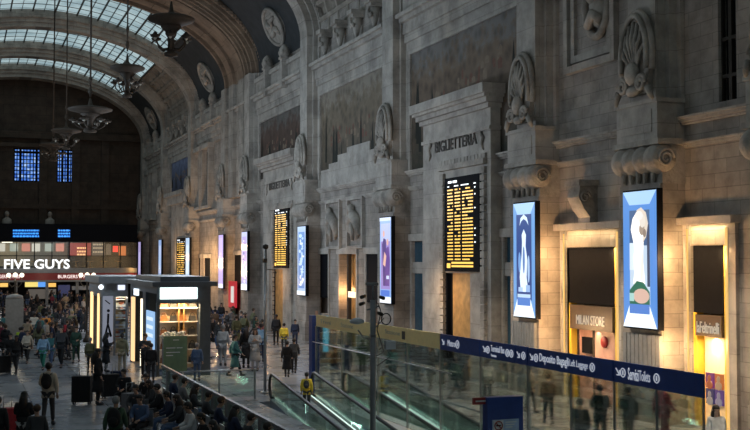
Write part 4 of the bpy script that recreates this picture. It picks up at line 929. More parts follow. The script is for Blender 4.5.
a, b_ = onY(160, 293, KY0), onY(197, 293, KY0); mb = MB(); mb.box(a.x, b_.x, KY0-0.08, KY0, zl, onY(180, 287.5, KY0).z); mb.build('lightbox', glow((0.85, 1.0, 0.97), 2.2), k1)
mb = MB(); mb.box(KX0-0.08, KX0, KY0+5.2, KY0+6.4, zl, KZ-0.25); mb.build('side_lightbox', glow((0.8, 0.9, 1.0), 1.6), k1)
mb = MB(); mb.box(KX0+0.12, KX1-0.45, KY0+0.7, KY0+0.75, 0.3, zs); mb.build('back_board', plain('kiosk_cream', (0.85, 0.68, 0.45), 0.6), k1)
sx0, sx1 = KX0+0.15, KX1-0.5
for q in range(5):
    z = 0.5+q*0.6; mb = MB(); mb.box(sx0, sx1, KY0+0.25, KY0+0.7, z, z+0.04); mb.build('shelf', M_WHITE, k1)
mb = MB(); mb.box((sx0+sx1)/2-0.02, (sx0+sx1)/2+0.02, KY0+0.22, KY0+0.7, 0.3, zs); mb.box(sx0+0.62*(sx1-sx0), sx0+0.64*(sx1-sx0), KY0+0.2, KY0+0.7, 0.3, zs); mb.build('divider', M_WOOD, k1)
mb = MB(); mb.box(KX0-0.06, KX0, KY0+0.5, KY0+2.6, 0.6, 2.75); mb.build('side_screen', glow((0.35, 0.6, 0.95), 0.9), k1)
mb = MB()
for q in range(5): mb.box(KX0-0.07, KX0-0.062, KY0+0.7, KY0+2.4, 0.9+0.36*q, 1.05+0.36*q)
mb.build('side_picture', glow((0.75, 0.9, 1.0), 1.0), k1)
mb = MB(); mb.box(KX0-0.05, KX0+0.05, KY0+6.7, KY0+7.4, 0.1, 3.2); mb.build('light_strip', glow((1.0, 0.62, 0.30), 1.3), k1); mb = MB(); mb.box(KX0-0.05, KX0+0.05, KY0+4.2, KY0+4.35, 0.1, 3.2); mb.build('light_strip', glow((1.0, 0.85, 0.6), 2.2), k1)
lamp('AREA', ((sx0+sx1)/2, KY0+0.1, zs-0.05), 110, (1, 0.68, 0.36), size=(sx1-sx0, 0.3), target=((sx0+sx1)/2, KY0+0.45, 0))
cols = [('brown', (0.30, 0.13, 0.05)), ('red', (0.5, 0.06, 0.04)), ('tan', (0.55, 0.33, 0.14)), ('black', (0.03, 0.03, 0.03)), ('cream', (0.7, 0.6, 0.45)), ('orange', (0.7, 0.28, 0.06))]
hb0 = None; plc = ['on the lowest shelf', 'on the second shelf up', 'on the middle shelf', 'on the fourth shelf up', 'on the top shelf']
for q in range(5):
    for j in range(4):
        x = sx0+(sx1-sx0)*(j+0.5)/4.0; z = 0.541+q*0.6
        if hb0 is None:
            hb0 = thing('handbag', (0, 0, 0)); mb = MB(); mb.prism([(-0.16, 0), (0.16, 0), (0.13, 0.24), (-0.13, 0.24)], lambda u, v, d: (u, d, v), -0.07, 0.07); mb.build('body', MATS['golden_wood'], hb0)
            mb = MB(); mb.tube([(0.09*math.cos(a), 0, 0.24+0.12*math.sin(a)) for a in [PI*k_/8 for k_ in range(9)]], 0.014, 6); mb.build('handle', MATS['golden_wood'], hb0); o = hb0
        else: o = copy_tree(hb0)
        cn, cc = cols[(q*5+j*3+q) % 6]; o.location = (x, KY0+0.42, z)
        for ch in o.children: ch.material_slots[0].link = 'OBJECT'; ch.material_slots[0].material = plain('leather_'+cn, cc, 0.45)
        tag(o, '%s handbag %s of the kiosk, %s' % (cn, plc[q], ['nearest the screen side', 'just before the divider', 'just past the divider', 'at the end by the pillar'][j]), 'handbag', 'handbags on the kiosk shelves')
# farther kiosk
c0 = onZ(101, 356); QX0, QY0 = c0.x, c0.y; QX1 = onY(127.5, 350, QY0).x; QZ = onY(110, 283, QY0).z
k2 = thing('kiosk', ((QX0+QX1)/2, QY0, 0), 'farther kiosk with flat overhanging canopy, poster panel and warm light strip', 'kiosk', 'kiosks in the hall')
mb = MB(); mb.box(onY(97, 280, QY0).x, onY(150, 280, QY0).x, QY0-0.8, QY0+6, QZ, QZ+0.35); mb.build('canopy', M_GREYP, k2)
mb = MB(); mb.box(QX0, QX1, QY0, QY0+0.2, QZ-0.75, QZ); mb.box(QX0, QX0+0.12, QY0, QY0+6, QZ-0.75, QZ); mb.box(QX1-0.1, QX1, QY0, QY0+6, 0, QZ); mb.box(QX0, QX1, QY0+5.9, QY0+6, 0, QZ); mb.box(QX0, QX0+0.2, QY0, QY0+0.2, 0, QZ)
xa, xb = onY(113.5, 320, QY0).x, onY(115.5, 320, QY0).x; mb.box(xa, xb, QY0, QY0+0.2, 0, QZ-0.75); mb.build('shell', M_GREYP, k2)
xa, xb = onY(102.5, 320, QY0).x, onY(113, 320, QY0).x; z1_ = onY(107, 296, QY0).z
mb = MB(); mb.box(xa, xb, QY0-0.04, QY0+0.06, 0.5, z1_); mb.build('poster_panel', glow((0.30, 0.33, 0.42), 0.6), k2)
mb = MB(); xm = (xa+xb)/2; mb.tube([(xm+0.0, QY0-0.06, 1.7), (xm-0.13, QY0-0.06, 1.0)], [0.04, 0.07], 6); mb.tube([(xm, QY0-0.06, 1.7), (xm+0.16, QY0-0.06, 1.0)], [0.04, 0.07], 6); mb.tube([(xm, QY0-0.06, 1.7), (xm+0.02, QY0-0.06, 2.2)], 0.06, 6); mb.ball((xm+0.02, QY0-0.06, 2.35), 0.08); mb.tube([(xm-0.15, QY0-0.06, 2.9), (xm+0.1, QY0-0.06, 2.7)], 0.03, 5); mb.build('poster_figure', M_BLACK, k2)
xa, xb = onY(116, 320, QY0).x, onY(127, 320, QY0).x
mb = MB(); mb.box(xa, xb, QY0+0.5, QY0+0.55, 0.1, z1_); mb.build('back_board', plain('kiosk_pale', (0.8, 0.7, 0.5), 0.6), k2)
for q in range(6): mb = MB(); mb.box(xa, xb, QY0+0.1, QY0+0.5, 0.4+0.5*q, 0.44+0.5*q); mb.build('shelf', M_WHITE, k2)
mb = MB(); mb.box(QX0-0.06, QX0+0.02, QY0+1.0, QY0+1.4, 0.1, z1_+0.1); mb.build('light_strip', glow((1.0, 0.62, 0.28), 1.8), k2); mb = MB(); mb.box(QX0-0.06, QX0+0.02, QY0+4.0, QY0+4.8, 0.1, z1_+0.1); mb.build('light_strip', glow((1.0, 0.62, 0.28), 1.8), k2)
mb = MB(); mb.ball((onY(101, 287, QY0-0.1).x, QY0-0.1, onY(101, 287, QY0).z), 0.13); mb.build('spot_lamp', glow((0.8, 0.9, 1), 2.5), k2)
mb = MB(); p, p2 = onY(118, 290, QY0-0.05), onY(125, 285, QY0-0.05); mb.box(p.x, p2.x, QY0-0.06, QY0-0.01, p.z, p2.z); mb.build('lit_sign', glow((0.75, 0.8, 1), 1.3), k2)
lamp('AREA', ((xa+xb)/2, QY0+0.1, z1_-0.05), 30, (1, 0.85, 0.6), size=(xb-xa, 0.3), target=((xa+xb)/2, QY0+0.35, 0))
pk = [(0.8, 0.75, 0.6), (0.6, 0.2, 0.1), (0.3, 0.35, 0.5), (0.7, 0.5, 0.2)]
for q in range(6):
    for j in range(3):
        x = xa+(xb-xa)*(j+0.5)/3; z = 0.441+0.5*q; mb = MB(); mb.box(x-0.13, x+0.13, QY0+0.2, QY0+0.42, z, z+0.26+0.05*((q+j) % 3)); mb.box(x-0.10, x+0.10, QY0+0.19, QY0+0.2, z+0.08, z+0.2, 1)
        tag(mb.build('boxed_item', [plain('pack_%d' % ((q+j) % 4), pk[(q+j) % 4], 0.5), M_WHITE]), '%s %s box on the %s shelf of the farther kiosk, %s' % (['low', 'medium', 'tall'][(q+j) % 3], ['cream', 'rust red', 'slate blue', 'amber'][(q+j) % 4], ['lowest', 'second', 'third', 'fourth', 'fifth', 'top'][q], ['by the poster', 'centre', 'by the corner'][j]), 'box', 'boxes on the farther kiosk shelves')
# green notice board standing by the kiosk with flowers behind
p = onZ(175, 380); gx0, gx1 = onY(163.5, 370, p.y).x, onY(187, 370, p.y).x; gz1, gz0 = onY(175, 336, p.y).z, 0.35
r_ = thing('notice_board', (p.x, p.y, 0), 'green notice board with pale lettering in front of the bag kiosk', 'notice board')
mb = MB(); mb.box(gx0, gx1, p.y, p.y+0.08, gz0, gz1); mb.build('panel', plain('sage_green', (0.17, 0.26, 0.15), 0.5), r_)
mb = MB(); mb.box(gx0+0.05, gx0+0.12, p.y+0.1, p.y+0.2, 0, gz1); mb.box(gx1-0.12, gx1-0.05, p.y+0.1, p.y+0.2, 0, gz1); mb.box(gx0, gx0+0.2, p.y-0.25, p.y+0.35, 0, 0.05); mb.box(gx1-0.2, gx1, p.y-0.25, p.y+0.35, 0, 0.05); mb.build('stand', M_STEEL, r_)
mb = MB()
for z, s0, s1 in ((0.72, 0.1, 0.5), (0.72, 0.55, 0.8), (0.62, 0.1, 0.7), (0.90, 0.4, 0.65), (0.55, 0.1, 0.4)): mb.box(gx0+(gx1-gx0)*s0, gx0+(gx1-gx0)*s1, p.y-0.012, p.y-0.002, gz1*z, gz1*z+0.035)
mb.build('lettering', M_WHITE, r_)
mb = MB(); mb.box(gx0+0.05, gx1-0.05, p.y+0.3, p.y+0.7, 0, gz1-0.15); pot = tag(mb.build('planter', M_GREYP), 'planter of white flowers right behind the green notice board', 'planter')
mb = MB(); rn = random.Random(3)
for q in range(40): mb.ball((rn.uniform(gx0, gx1), p.y+rn.uniform(0.3, 0.7), gz1+rn.uniform(-0.1, 0.12)), 0.06, n=6, m=4)
mb.build('flower', plain('cream_petal', (0.75, 0.72, 0.6), 0.6), pot)

# ------------------------------------------------------------------ inclined moving walkways
def walkway(x0, x1, label, yt=V1-0.2, yb=V0+0.5, sl=0.115):
    r_ = thing('moving_walkway', ((x0+x1)/2, yt, 0), label, 'moving walkway', 'inclined moving walkways')
    zb = -(yt-yb)*sl
    def P(x, z): return [(x, yt, z), (x, yb, z+zb)]
    mb = MB()
    n_ = 120
    for q in range(n_):
        a, b2 = yt-(yt-yb)*q/n_, yt-(yt-yb)*(q+0.92)/n_
        za, zb_ = -(yt-a)*sl, -(yt-b2)*sl
        mb.add([(x0+0.12, a, za), (x1-0.12, a, za), (x1-0.12, b2, zb_), (x0+0.12, b2, zb_)], [(0, 1, 2, 3)])
    mb.add([(x0+0.1, yt, -0.03), (x1-0.1, yt, -0.03), (x1-0.1, yb, zb-0.03), (x0+0.1, yb, zb-0.03)], [(0, 1, 2, 3)], 1)
    mb.build('pallet_belt', [plain('belt_grey', (0.28, 0.30, 0.31), 0.4, 0.5), M_BLACK], r_)
    for s_, x in enumerate((x0, x1)):
        mb = MB(); mb.add([(x-0.10, yt, -0.4), (x+0.10, yt, -0.4), (x+0.10, yb, zb-0.4), (x-0.10, yb, zb-0.4), (x-0.10, yt, 0.12), (x+0.10, yt, 0.12), (x+0.10, yb, zb+0.12), (x-0.10, yb, zb+0.12)], [(0,3,2,1),(4,5,6,7),(0,1,5,4),(1,2,6,5),(2,3,7,6),(3,0,4,7)]); mb.build('skirt', M_STEEL, r_)
        mb = MB(); n_ = 14
        for q in range(n_):
            a, b2 = yt-(yt-yb)*q/n_, yt-(yt-yb)*(q+0.97)/n_; za, zb_ = -(yt-a)*sl, -(yt-b2)*sl
            mb.add([(x-0.01, a, za+0.12), (x+0.01, a, za+0.12), (x+0.01, b2, zb_+0.12), (x-0.01, b2, zb_+0.12), (x-0.01, a, za+0.95), (x+0.01, a, za+0.95), (x+0.01, b2, zb_+0.95), (x-0.01, b2, zb_+0.95)], [(0,3,2,1),(4,5,6,7),(0,1,5,4),(1,2,6,5),(2,3,7,6),(3,0,4,7)])
        mb.build('glass_balustrade', M_GLASSG, r_)
        mb = MB(); pts = [(x, yt+0.35*math.sin(a), 0.55-0.42*math.cos(a)) for a in [PI*q/8 for q in range(9)]] + [(x, yb, zb+0.97)]
        mb.tube(pts, 0.055, 8); mb.build('handrail', M_RUBBER, r_)
        mb = MB(); xs = x+0.1 if s_ == 0 else x-0.1
        mb.tube([(xs, yt, 0.16), (xs, yb, zb+0.16)], 0.02, 6); mb.build('light_strip', glow((0.75, 1.0, 0.88), 1.2), r_)
    return r_
walkway(10.35, 11.9, 'sloping moving walkway with green-lit glass sides where a child in yellow rides')
walkway(13.1, 14.6, 'sloping moving walkway behind the tall glass screen')
mb = MB(); mb.add([(12.05, V1, -0.3), (12.95, V1, -0.3), (12.95, V0, -0.3), (12.05, V0, -0.3), (12.05, V1, 0), (12.95, V1, 0), (12.95, V0, 0), (12.05, V0, 0)], [(0,3,2,1),(4,5,6,7),(0,1,5,4),(1,2,6,5),(2,3,7,6),(3,0,4,7)])
tag(mb.build('floor_median', M_LGREY), kind='structure')
for y in (12, 17, 22, 27, 32, 36): lamp('POINT', (12.5, y, -0.6), 75, (0.82, 1.0, 0.94), 0.3)

# ------------------------------------------------------------------ tall glass screen with signs
GX = 12.5; yF, yN = yX(316, GX), yX(704, GX); ZB1, ZB0 = zX(560, 352.2, GX-0.06), zX(560, 371.6, GX-0.06)
gs = thing('glass_screen', (GX, (yF+yN)/2, 0), 'tall clear glass screen carrying the long yellow and blue sign band', 'glass screen')
edges = [yX(q, GX) for q in (316, 342, 378, 407, 440, 480, 527, 570, 613, 655, 702)]
for q in range(len(edges)-1):
    mb = MB(); mb.box(GX-0.01, GX+0.01, edges[q+1]+0.015, edges[q]-0.015, 0.02, ZB0+0.1); mb.build('pane', M_GLASS, gs)
for e in edges: MB().box(GX-0.02, GX+0.02, e-0.012, e+0.012, 0, ZB0).build('joint', M_STEEL, gs)
# middle handrail on the glass
mb = MB(); mb.tube([(GX-0.12, yF, 1.95), (GX-0.12, yX(455, GX), 1.95)], 0.02, 6)
mb.tube([(GX+0.3, yF, 1.02), (GX+0.3, yN, 1.02)], 0.03, 6); mb.build('rail', M_STEEL, gs)
sb = thing('sign_band', (GX, (yF+yN)/2, ZB0), 'long direction sign band on the glass, yellow then navy blue', 'sign')
segs = [(316, 439.5, M_YELL), (440, 457, M_NAVY), (457.5, 479.5, M_NAVY), (480, 515, M_NAVY), (515.5, 527, M_NAVY), (527.5, 612.5, M_NAVY), (613.5, 703, M_NAVY)]
for a, b_, m in segs:
    mb = MB(); mb.box(GX-0.06, GX-0.015, onX(b_, 375, GX-0.06).y+0.005, onX(a, 340, GX-0.06).y-0.005, ZB0, ZB1); mb.build('yellow_panel' if m is M_YELL else 'blue_panel', m, sb)
TX = GX-0.065; M_TXT = glow((0.75, 0.82, 0.95), 0.45)
def t_on(body, x0, x1, h, dz=0.0, m=None, bold=0.0):
    a, b_ = yX(x0, TX), yX(x1, TX); textmesh(body, m or M_TXT, MW(TX, (a+b_)/2, (ZB0+ZB1)/2+dz), a-b_, h, 0.006, bold, 'lettering', sb)
def icon(x, col=None, r=0.085, arrow=False):
    y = yX(x, TX); z = (ZB0+ZB1)/2; mb = MB()
    if arrow:
        mb.tube([(TX-0.005, y+0.07, z+0.07), (TX-0.005, y-0.06, z-0.06)], 0.013, 5); mb.tube([(TX-0.005, y-0.06, z+0.04), (TX-0.005, y-0.06, z-0.06), (TX-0.005, y+0.04, z-0.06)], 0.013, 5)
        mb.build('arrow', M_TXT, sb)
    else:
        mb.tube([(TX-0.005, y+r*math.cos(a), z+r*math.sin(a)) for a in [2*PI*q/18 for q in range(18)]], 0.012, 5, closed=True); mb.tube([(TX-0.005, y, z-0.045), (TX-0.005, y, z+0.045)], 0.016, 5); mb.build('pictogram', M_TXT, sb)
t_on('Metro', 447.5, 455, 0.17); icon(443, arrow=True); icon(457.2, r=0.10)
icon(484, arrow=True); icon(487.5); t_on('Terminal Bus', 490.5, 504, 0.16, 0.05); t_on('Terminus', 490.5, 496, 0.07, -0.12); icon(507); icon(511)
icon(518, arrow=True); icon(523)
icon(531, arrow=True); icon(535.5); t_on('Deposito Bagagli', 539, 568, 0.24, 0, bold=0.012); t_on('Left Luggage', 569, 587, 0.19); icon(591.5)
icon(617, arrow=True); icon(622); t_on('Servizi', 627, 637.5, 0.24, 0, bold=0.012); t_on('Toilets', 638, 649, 0.20); icon(655.5)
M_FADE = plain('faded_print', (0.50, 0.46, 0.36), 0.6)
t_on('Treni', 320, 331, 0.14, 0, M_FADE); t_on('Stazione', 341, 353, 0.14, 0, M_FADE); t_on('Stazione', 385, 400, 0.13, 0.03, M_FADE)
y = yX(403.5, TX); mb = MB(); mb.box(TX-0.01, TX, y-0.12, y+0.12, (ZB0+ZB1)/2-0.12, (ZB0+ZB1)/2+0.12); mb.build('pictogram', M_BROWNB, sb)
p = onX(315, 392, GX); mb = MB(); mb.box(GX-0.14, GX+0.14, yF+0.02, yF+0.42, 0.04, ZB1-0.05); mb.box(GX-0.2, GX+0.2, yF-0.0, yF+0.5, 0, 0.04)
tag(mb.build('sign_post', M_NAVY), 'dark blue square post at the far end of the sign band', 'post')
r_ = thing('lit_totem', (16.0, 44, 0), 'cyan-lit totem seen through the glass just past the blue post', 'totem')
p = onZ(325, 372); mb = MB(); a, b_ = onY(322, 350, p.y), onY(328.5, 350, p.y); r_.location = (p.x, p.y, 0)
mb.box(a.x, b_.x, p.y, p.y+0.3, 0.0, 2.6); mb.build('body', M_GREYP, r_)
mb = MB(); mb.box(a.x+0.03, b_.x-0.03, p.y-0.03, p.y, 0.9, 2.5); mb.build('screen', glow((0.15, 0.6, 0.85), 0.9), r_)
mb = MB(); a2 = onY(317, 350, p.y+0.5); mb.box(a2.x, a.x-0.05, p.y+0.5, p.y+0.8, 0, 2.7)
tag(mb.build('poster_pillar', plain('copper_panel', (0.40, 0.20, 0.12), 0.5)), 'copper-coloured panel pillar between blue post and cyan totem', 'pillar')

# ------------------------------------------------------------------ balustrade of the well, by the seats
BX = 7.1; r_ = thing('balustrade', (BX, 30, 0), 'long glass balustrade with broad grey posts behind the waiting people', 'balustrade')
by0, by1 = 20.0, yX(163, BX)
mb = MB(); mb.box(BX-0.05, BX+0.05, by0, by1, 1.02, 1.10); mb.build('handrail', M_GREYP, r_)
mb = MB(); mb.box(BX-0.03, BX+0.03, by0, by1, 0.42, 0.48); mb.box(BX-0.05, BX+0.05, by0, by1, 0.0, 0.10); mb.build('lower_rail', M_GREYP, r_)
for px in (168, 180, 194, 204, 214, 228, 236.5, 249, 262, 278):
    y = onX(px, 400, BX).y
    mb = MB(); mb.box(BX-0.06, BX+0.06, y-0.14, y+0.14, 0, 1.02); mb.build('post', M_GREYP, r_)
mb = MB(); ny = 14
for q in range(ny): a = by0+(by1-by0)*q/ny; mb.box(BX-0.008, BX+0.008, a+0.02, a+(by1-by0)/ny-0.02, 0.12, 1.0)
mb.build('glass_infill', M_GLASSG, r_)
# cross balustrade at the head of the well
r_ = thing('glass_barrier', (8.7, 40.5, 0), 'low glass barrier crossing the floor before the walkway entrance', 'barrier')
mb = MB(); mb.box(7.4, 10.0, 39.4, 39.42, 0.1, 1.0); mb.build('pane', M_GLASSG, r_)
mb = MB(); mb.tube([(7.3, 39.41, 1.05), (10.1, 39.41, 1.05)], 0.03, 8); mb.build('rail', M_STEEL, r_)
for x in (7.4, 8.7, 10.0): mb = MB(); mb.box(x-0.03, x+0.03, 39.38, 39.44, 0, 1.05); mb.build('post', M_STEEL, r_)

# ------------------------------------------------------------------ slender pole, camera pole, blue pylon
p = onZ(265, 393); r_ = thing('slender_pole', (p.x, p.y, 0), 'tall thin grey pole standing beside the walkway entrance', 'pole')
mb = MB(); mb.tube([(p.x, p.y, 0.02), (p.x, p.y, 5.4)], [0.06, 0.05], 10); mb.build('shaft', M_STEEL, r_)
mb = MB(); mb.lathe([(0.18, 0), (0.18, 0.04), (0.08, 0.08)], (p.x, p.y, 0), 14); mb.build('base', M_STEEL, r_)
mb = MB(); mb.lathe([(0.05, 5.4), (0.11, 5.45), (0.11, 5.55), (0.03, 5.6)], (p.x, p.y, 0), 12); mb.build('cap', M_IRON, r_)
mb = MB(); mb.tube([(p.x, p.y, 4.65), (p.x+0.35, p.y, 4.62), (p.x+0.42, p.y, 4.5)], 0.02, 6); mb.box(p.x-0.1, p.x+0.05, p.y-0.05, p.y+0.05, 4.9, 5.05); mb.build('bracket', M_IRON, r_)
PYc = 22.5; pc_ = onY(373, 300, PYc); cx_ = pc_.x
def cpt(px, py, dy=0.0): return onY(px, py, PYc+dy)
r_ = thing('camera_pole', (cx_, PYc, 0), 'thick grey pole topped with security cameras in front of the sign band', 'pole')
mb = MB(); zt_ = cpt(373, 300).z; mb.tube([(cx_, PYc, 0), (cx_, PYc, zt_)], 0.062, 14); mb.lathe([(0.2, 0), (0.2, 0.03), (0.07, 0.06)], (cx_, PYc, 0), 14); mb.lathe([(0.075, 0), (0.075, 0.04)], (cx_, PYc, cpt(373, 336).z), 14); mb.build('shaft', M_GREYP, r_)
mb = MB(); mb.tube([cpt(373, 300), cpt(373, 284)], 0.022, 8); mb.tube([cpt(365, 284), cpt(378, 284)], 0.03, 8); mb.tube([cpt(371, 340), cpt(363, 337), cpt(358, 330)], 0.015, 6); mb.tube([cpt(375, 328), cpt(384, 318)], 0.015, 6); mb.tube([cpt(367, 310), cpt(379, 306)], 0.02, 6); mb.build('bracket', M_GREYP, r_)
for (x, y, l_) in ((364, 303, -1), (380, 297, 1), (365, 296, -1), (378, 313, 1)):
    mb = MB(); a = cpt(x, y, -0.1); b2 = cpt(x+3.5*l_, y+1.2, -0.2); mb.tube([a, b2], [0.035, 0.04], 10); mb.ball(b2, 0.042, 0.03, 0.042); mb.build('camera', M_IRON, r_)
mb = MB(); c_ = cpt(357, 322, -0.1); mb.lathe([(0.02, -0.05), (0.13, -0.02), (0.14, 0.03), (0.08, 0.07), (0.02, 0.09)], c_, 16, sx=1.15); mb.build('dome_speaker', M_LGREY, r_)
mb = MB(); c_ = cpt(390, 345, -0.05); mb.box(c_.x-0.11, c_.x+0.11, c_.y-0.06, c_.y+0.06, c_.z-0.09, c_.z+0.09); mb.build('junction_box', M_LGREY, r_)
mb = MB(); c_ = cpt(386, 319, -0.02); mb.tube([(c_.x+0.11*math.cos(a), c_.y, c_.z+0.12*math.sin(a)) for a in [2*PI*q/16 for q in range(16)]], 0.014, 6, closed=True)
mb.tube([cpt(378, 303, -.05), cpt(381, 312, -.05), cpt(377, 330, -.08), cpt(384, 352, -.08), cpt(376, 356, -.06)], 0.012, 6); mb.tube([cpt(379, 350, -.06), cpt(384, 345, -.06), cpt(391, 356, -.06), cpt(377, 366, -.06)], 0.012, 6); mb.build('cable', M_RUBBER, r_)
# blue information pylon
PYb = 18.0; a, b_ = onY(487.5, 400, PYb), onY(523, 400, PYb); zt_ = onY(505, 397, PYb).z
r_ = thing('information_pylon', ((a.x+b_.x)/2, PYb, 0), 'dark blue pylon with white no-smoking notice near the bottom edge', 'pylon')
mb = MB(); mb.box(a.x, b_.x, PYb, PYb+0.2, 0, zt_); mb.box(a.x-0.05, b_.x+0.05, PYb-0.05, PYb+0.25, 0, 0.05); mb.build('body', M_NAVY, r_)
c1, c2 = onY(492, 420, PYb), onY(518.5, 436, PYb); mb = MB(); mb.box(c1.x, c2.x, PYb-0.015, PYb, c2.z, c1.z); mb.build('notice', plain('notice_pale_blue', (0.40, 0.52, 0.72), 0.4), r_)
c1, c2 = onY(493, 420.5, PYb), onY(503, 436, PYb); mb = MB(); mb.box(c1.x, c2.x, PYb-0.02, PYb-0.015, c2.z, c1.z); mb.build('notice_square', M_WHITE, r_)
c_ = onY(498, 425.5, PYb); mb = MB(); mb.tube([(c_.x+0.075*math.cos(q*PI/10), PYb-0.028, c_.z+0.075*math.sin(q*PI/10)) for q in range(20)], 0.010, 5, closed=True); mb.tube([(c_.x-0.05, PYb-0.028, c_.z+0.05), (c_.x+0.05, PYb-0.028, c_.z-0.05)], 0.008, 5); mb.build('prohibition_ring', M_RED, r_)
mb = MB(); mb.box(c_.x-0.045, c_.x+0.045, PYb-0.026, PYb-0.02, c_.z-0.01, c_.z+0.012); mb.build('cigarette_mark', M_BLACK, r_)
mb = MB()
for q in range(3):
    s = onY(505, 422+2.5*q, PYb); mb.box(s.x, s.x+0.22-0.04*q, PYb-0.022, PYb-0.016, s.z-0.012, s.z+0.008)
mb.build('notice_lettering', M_WHITE, r_)
a2, b2 = onY(473, 398, PYb+0.1), onY(486.8, 404, PYb+0.1); mb = MB(); mb.box(a2.x, b2.x+0.03, PYb+0.08, PYb+0.13, b2.z, a2.z); ob = mb.build('red_flag_sign', M_RED, r_)
mb = MB(); mb.box(a2.x+0.04, b2.x-0.03, PYb+0.07, PYb+0.08, (a2.z+b2.z)/2-0.012, (a2.z+b2.z)/2+0.012); mb.build('lettering', M_WHITE, ob)

# ------------------------------------------------------------------ people
def skin(nodes, edges, root, sub=1):
    names = list(nodes); me = bpy.data.meshes.new('figure'); me.from_pydata([nodes[k_][0] for k_ in names], [(names.index(a), names.index(b2)) for a, b2 in edges], [])
    o = bpy.data.objects.new('figure', me); COL.objects.link(o)
    md = o.modifiers.new('Skin', 'SKIN'); md.use_smooth_shade = True
    lay = me.skin_vertices[0].data if len(me.skin_vertices) else None
    if lay is None:
        bm = bmesh.new(); bm.from_mesh(me); bm.verts.layers.skin.verify(); bm.to_mesh(me); bm.free(); lay = me.skin_vertices[0].data
    for i, k_ in enumerate(names):
        r0 = nodes[k_][1]; lay[i].radius = r0 if isinstance(r0, tuple) else (r0, r0); lay[i].use_root = (k_ == root)
    if sub: s_ = o.modifiers.new('Sub', 'SUBSURF'); s_.levels = sub; s_.render_levels = sub
    dg = bpy.context.evaluated_depsgraph_get(); dg.update(); out = bpy.data.meshes.new_from_object(o.evaluated_get(dg)); bpy.data.objects.remove(o)
    for p_ in out.polygons: p_.use_smooth = True
    return out
def add_to(me, mb):
    bm = bmesh.new(); bm.from_mesh(me); vs = [bm.verts.new(v) for v in mb.v]
    for f_ in mb.f:
        try: q = bm.faces.new([vs[i] for i in f_]); q.smooth = True
        except ValueError: pass
    bmesh.ops.recalc_face_normals(bm, faces=bm.faces); bm.to_mesh(me); bm.free()
SKIN = [plain('skin_light', (0.50, 0.32, 0.24), 0.6), plain('skin_tan', (0.34, 0.20, 0.13), 0.6), plain('skin_dark', (0.12, 0.065, 0.04), 0.6)]
def J(pose):
    j = dict(pel=(0, 0, .95), wai=(0, 0, 1.10), che=(0, 0, 1.30), nek=(0, 0, 1.49), jaw=(0, -.01, 1.575), hed=(0, 0, 1.66), top=(0, .01, 1.735))
    j.update({'sh1': (.18, .01, 1.42), 'sh2': (-.18, .01, 1.42), 'el1': (.23, .03, 1.14), 'el2': (-.23, .03, 1.14), 'wr1': (.24, -.06, .90), 'wr2': (-.24, -.06, .90),
              'hi1': (.09, 0, .90), 'hi2': (-.09, 0, .90), 'kn1': (.10, -.02, .49), 'kn2': (-.10, -.02, .49), 'an1': (.10, .02, .09), 'an2': (-.10, .02, .09)})
    if pose == 'walk':
        j.update({'kn1': (.09, -.18, .50), 'an1': (.09, -.28, .11), 'kn2': (-.09, .06, .49), 'an2': (-.09, .34, .15), 'el1': (.23, .14, 1.16), 'wr1': (.24, .14, .92), 'el2': (-.23, -.06, 1.15), 'wr2': (-.22, -.24, .97)})
    if pose == 'stroll':
        j.update({'kn1': (.09, .05, .49), 'an1': (.09, .20, .12), 'kn2': (-.09, -.10, .49), 'an2': (-.09, -.15, .09), 'el1': (.24, -.02, 1.15), 'wr1': (.14, -.24, 1.12), 'el2': (-.24, .06, 1.15), 'wr2': (-.25, .02, .90)})
    if pose == 'phone':
        j.update({'el1': (.24, -.04, 1.16), 'wr1': (.08, -.26, 1.28), 'el2': (-.24, -.04, 1.16), 'wr2': (-.06, -.27, 1.24), 'jaw': (0, -.05, 1.57), 'hed': (0, -.04, 1.65), 'top': (0, -.02, 1.73)})
    if pose == 'sit':
        for k_ in ('pel', 'wai', 'che', 'nek', 'jaw', 'hed', 'top', 'sh1', 'sh2', 'el1', 'el2'): v = j[k_]; j[k_] = (v[0], v[1]-(v[2]-.95)*.10+.02, v[2]-.43)
        j['hed'] = (0, -.11, 1.22); j['jaw'] = (0, -.12, 1.14); j['top'] = (0, -.09, 1.30)
        j.update({'hi1': (.09, 0, .50), 'hi2': (-.09, 0, .50), 'kn1': (.11, -.44, .51), 'kn2': (-.11, -.44, .51), 'an1': (.12, -.46, .10), 'an2': (-.10, -.38, .10), 'el1': (.24, -.10, .76), 'el2': (-.24, -.10, .76), 'wr1': (.10, -.34, .66), 'wr2': (-.08, -.33, .70)})
    return j
def V(a): return Vector(a)
def lerp(a, b2, t): return tuple(V(a)+(V(b2)-V(a))*t)
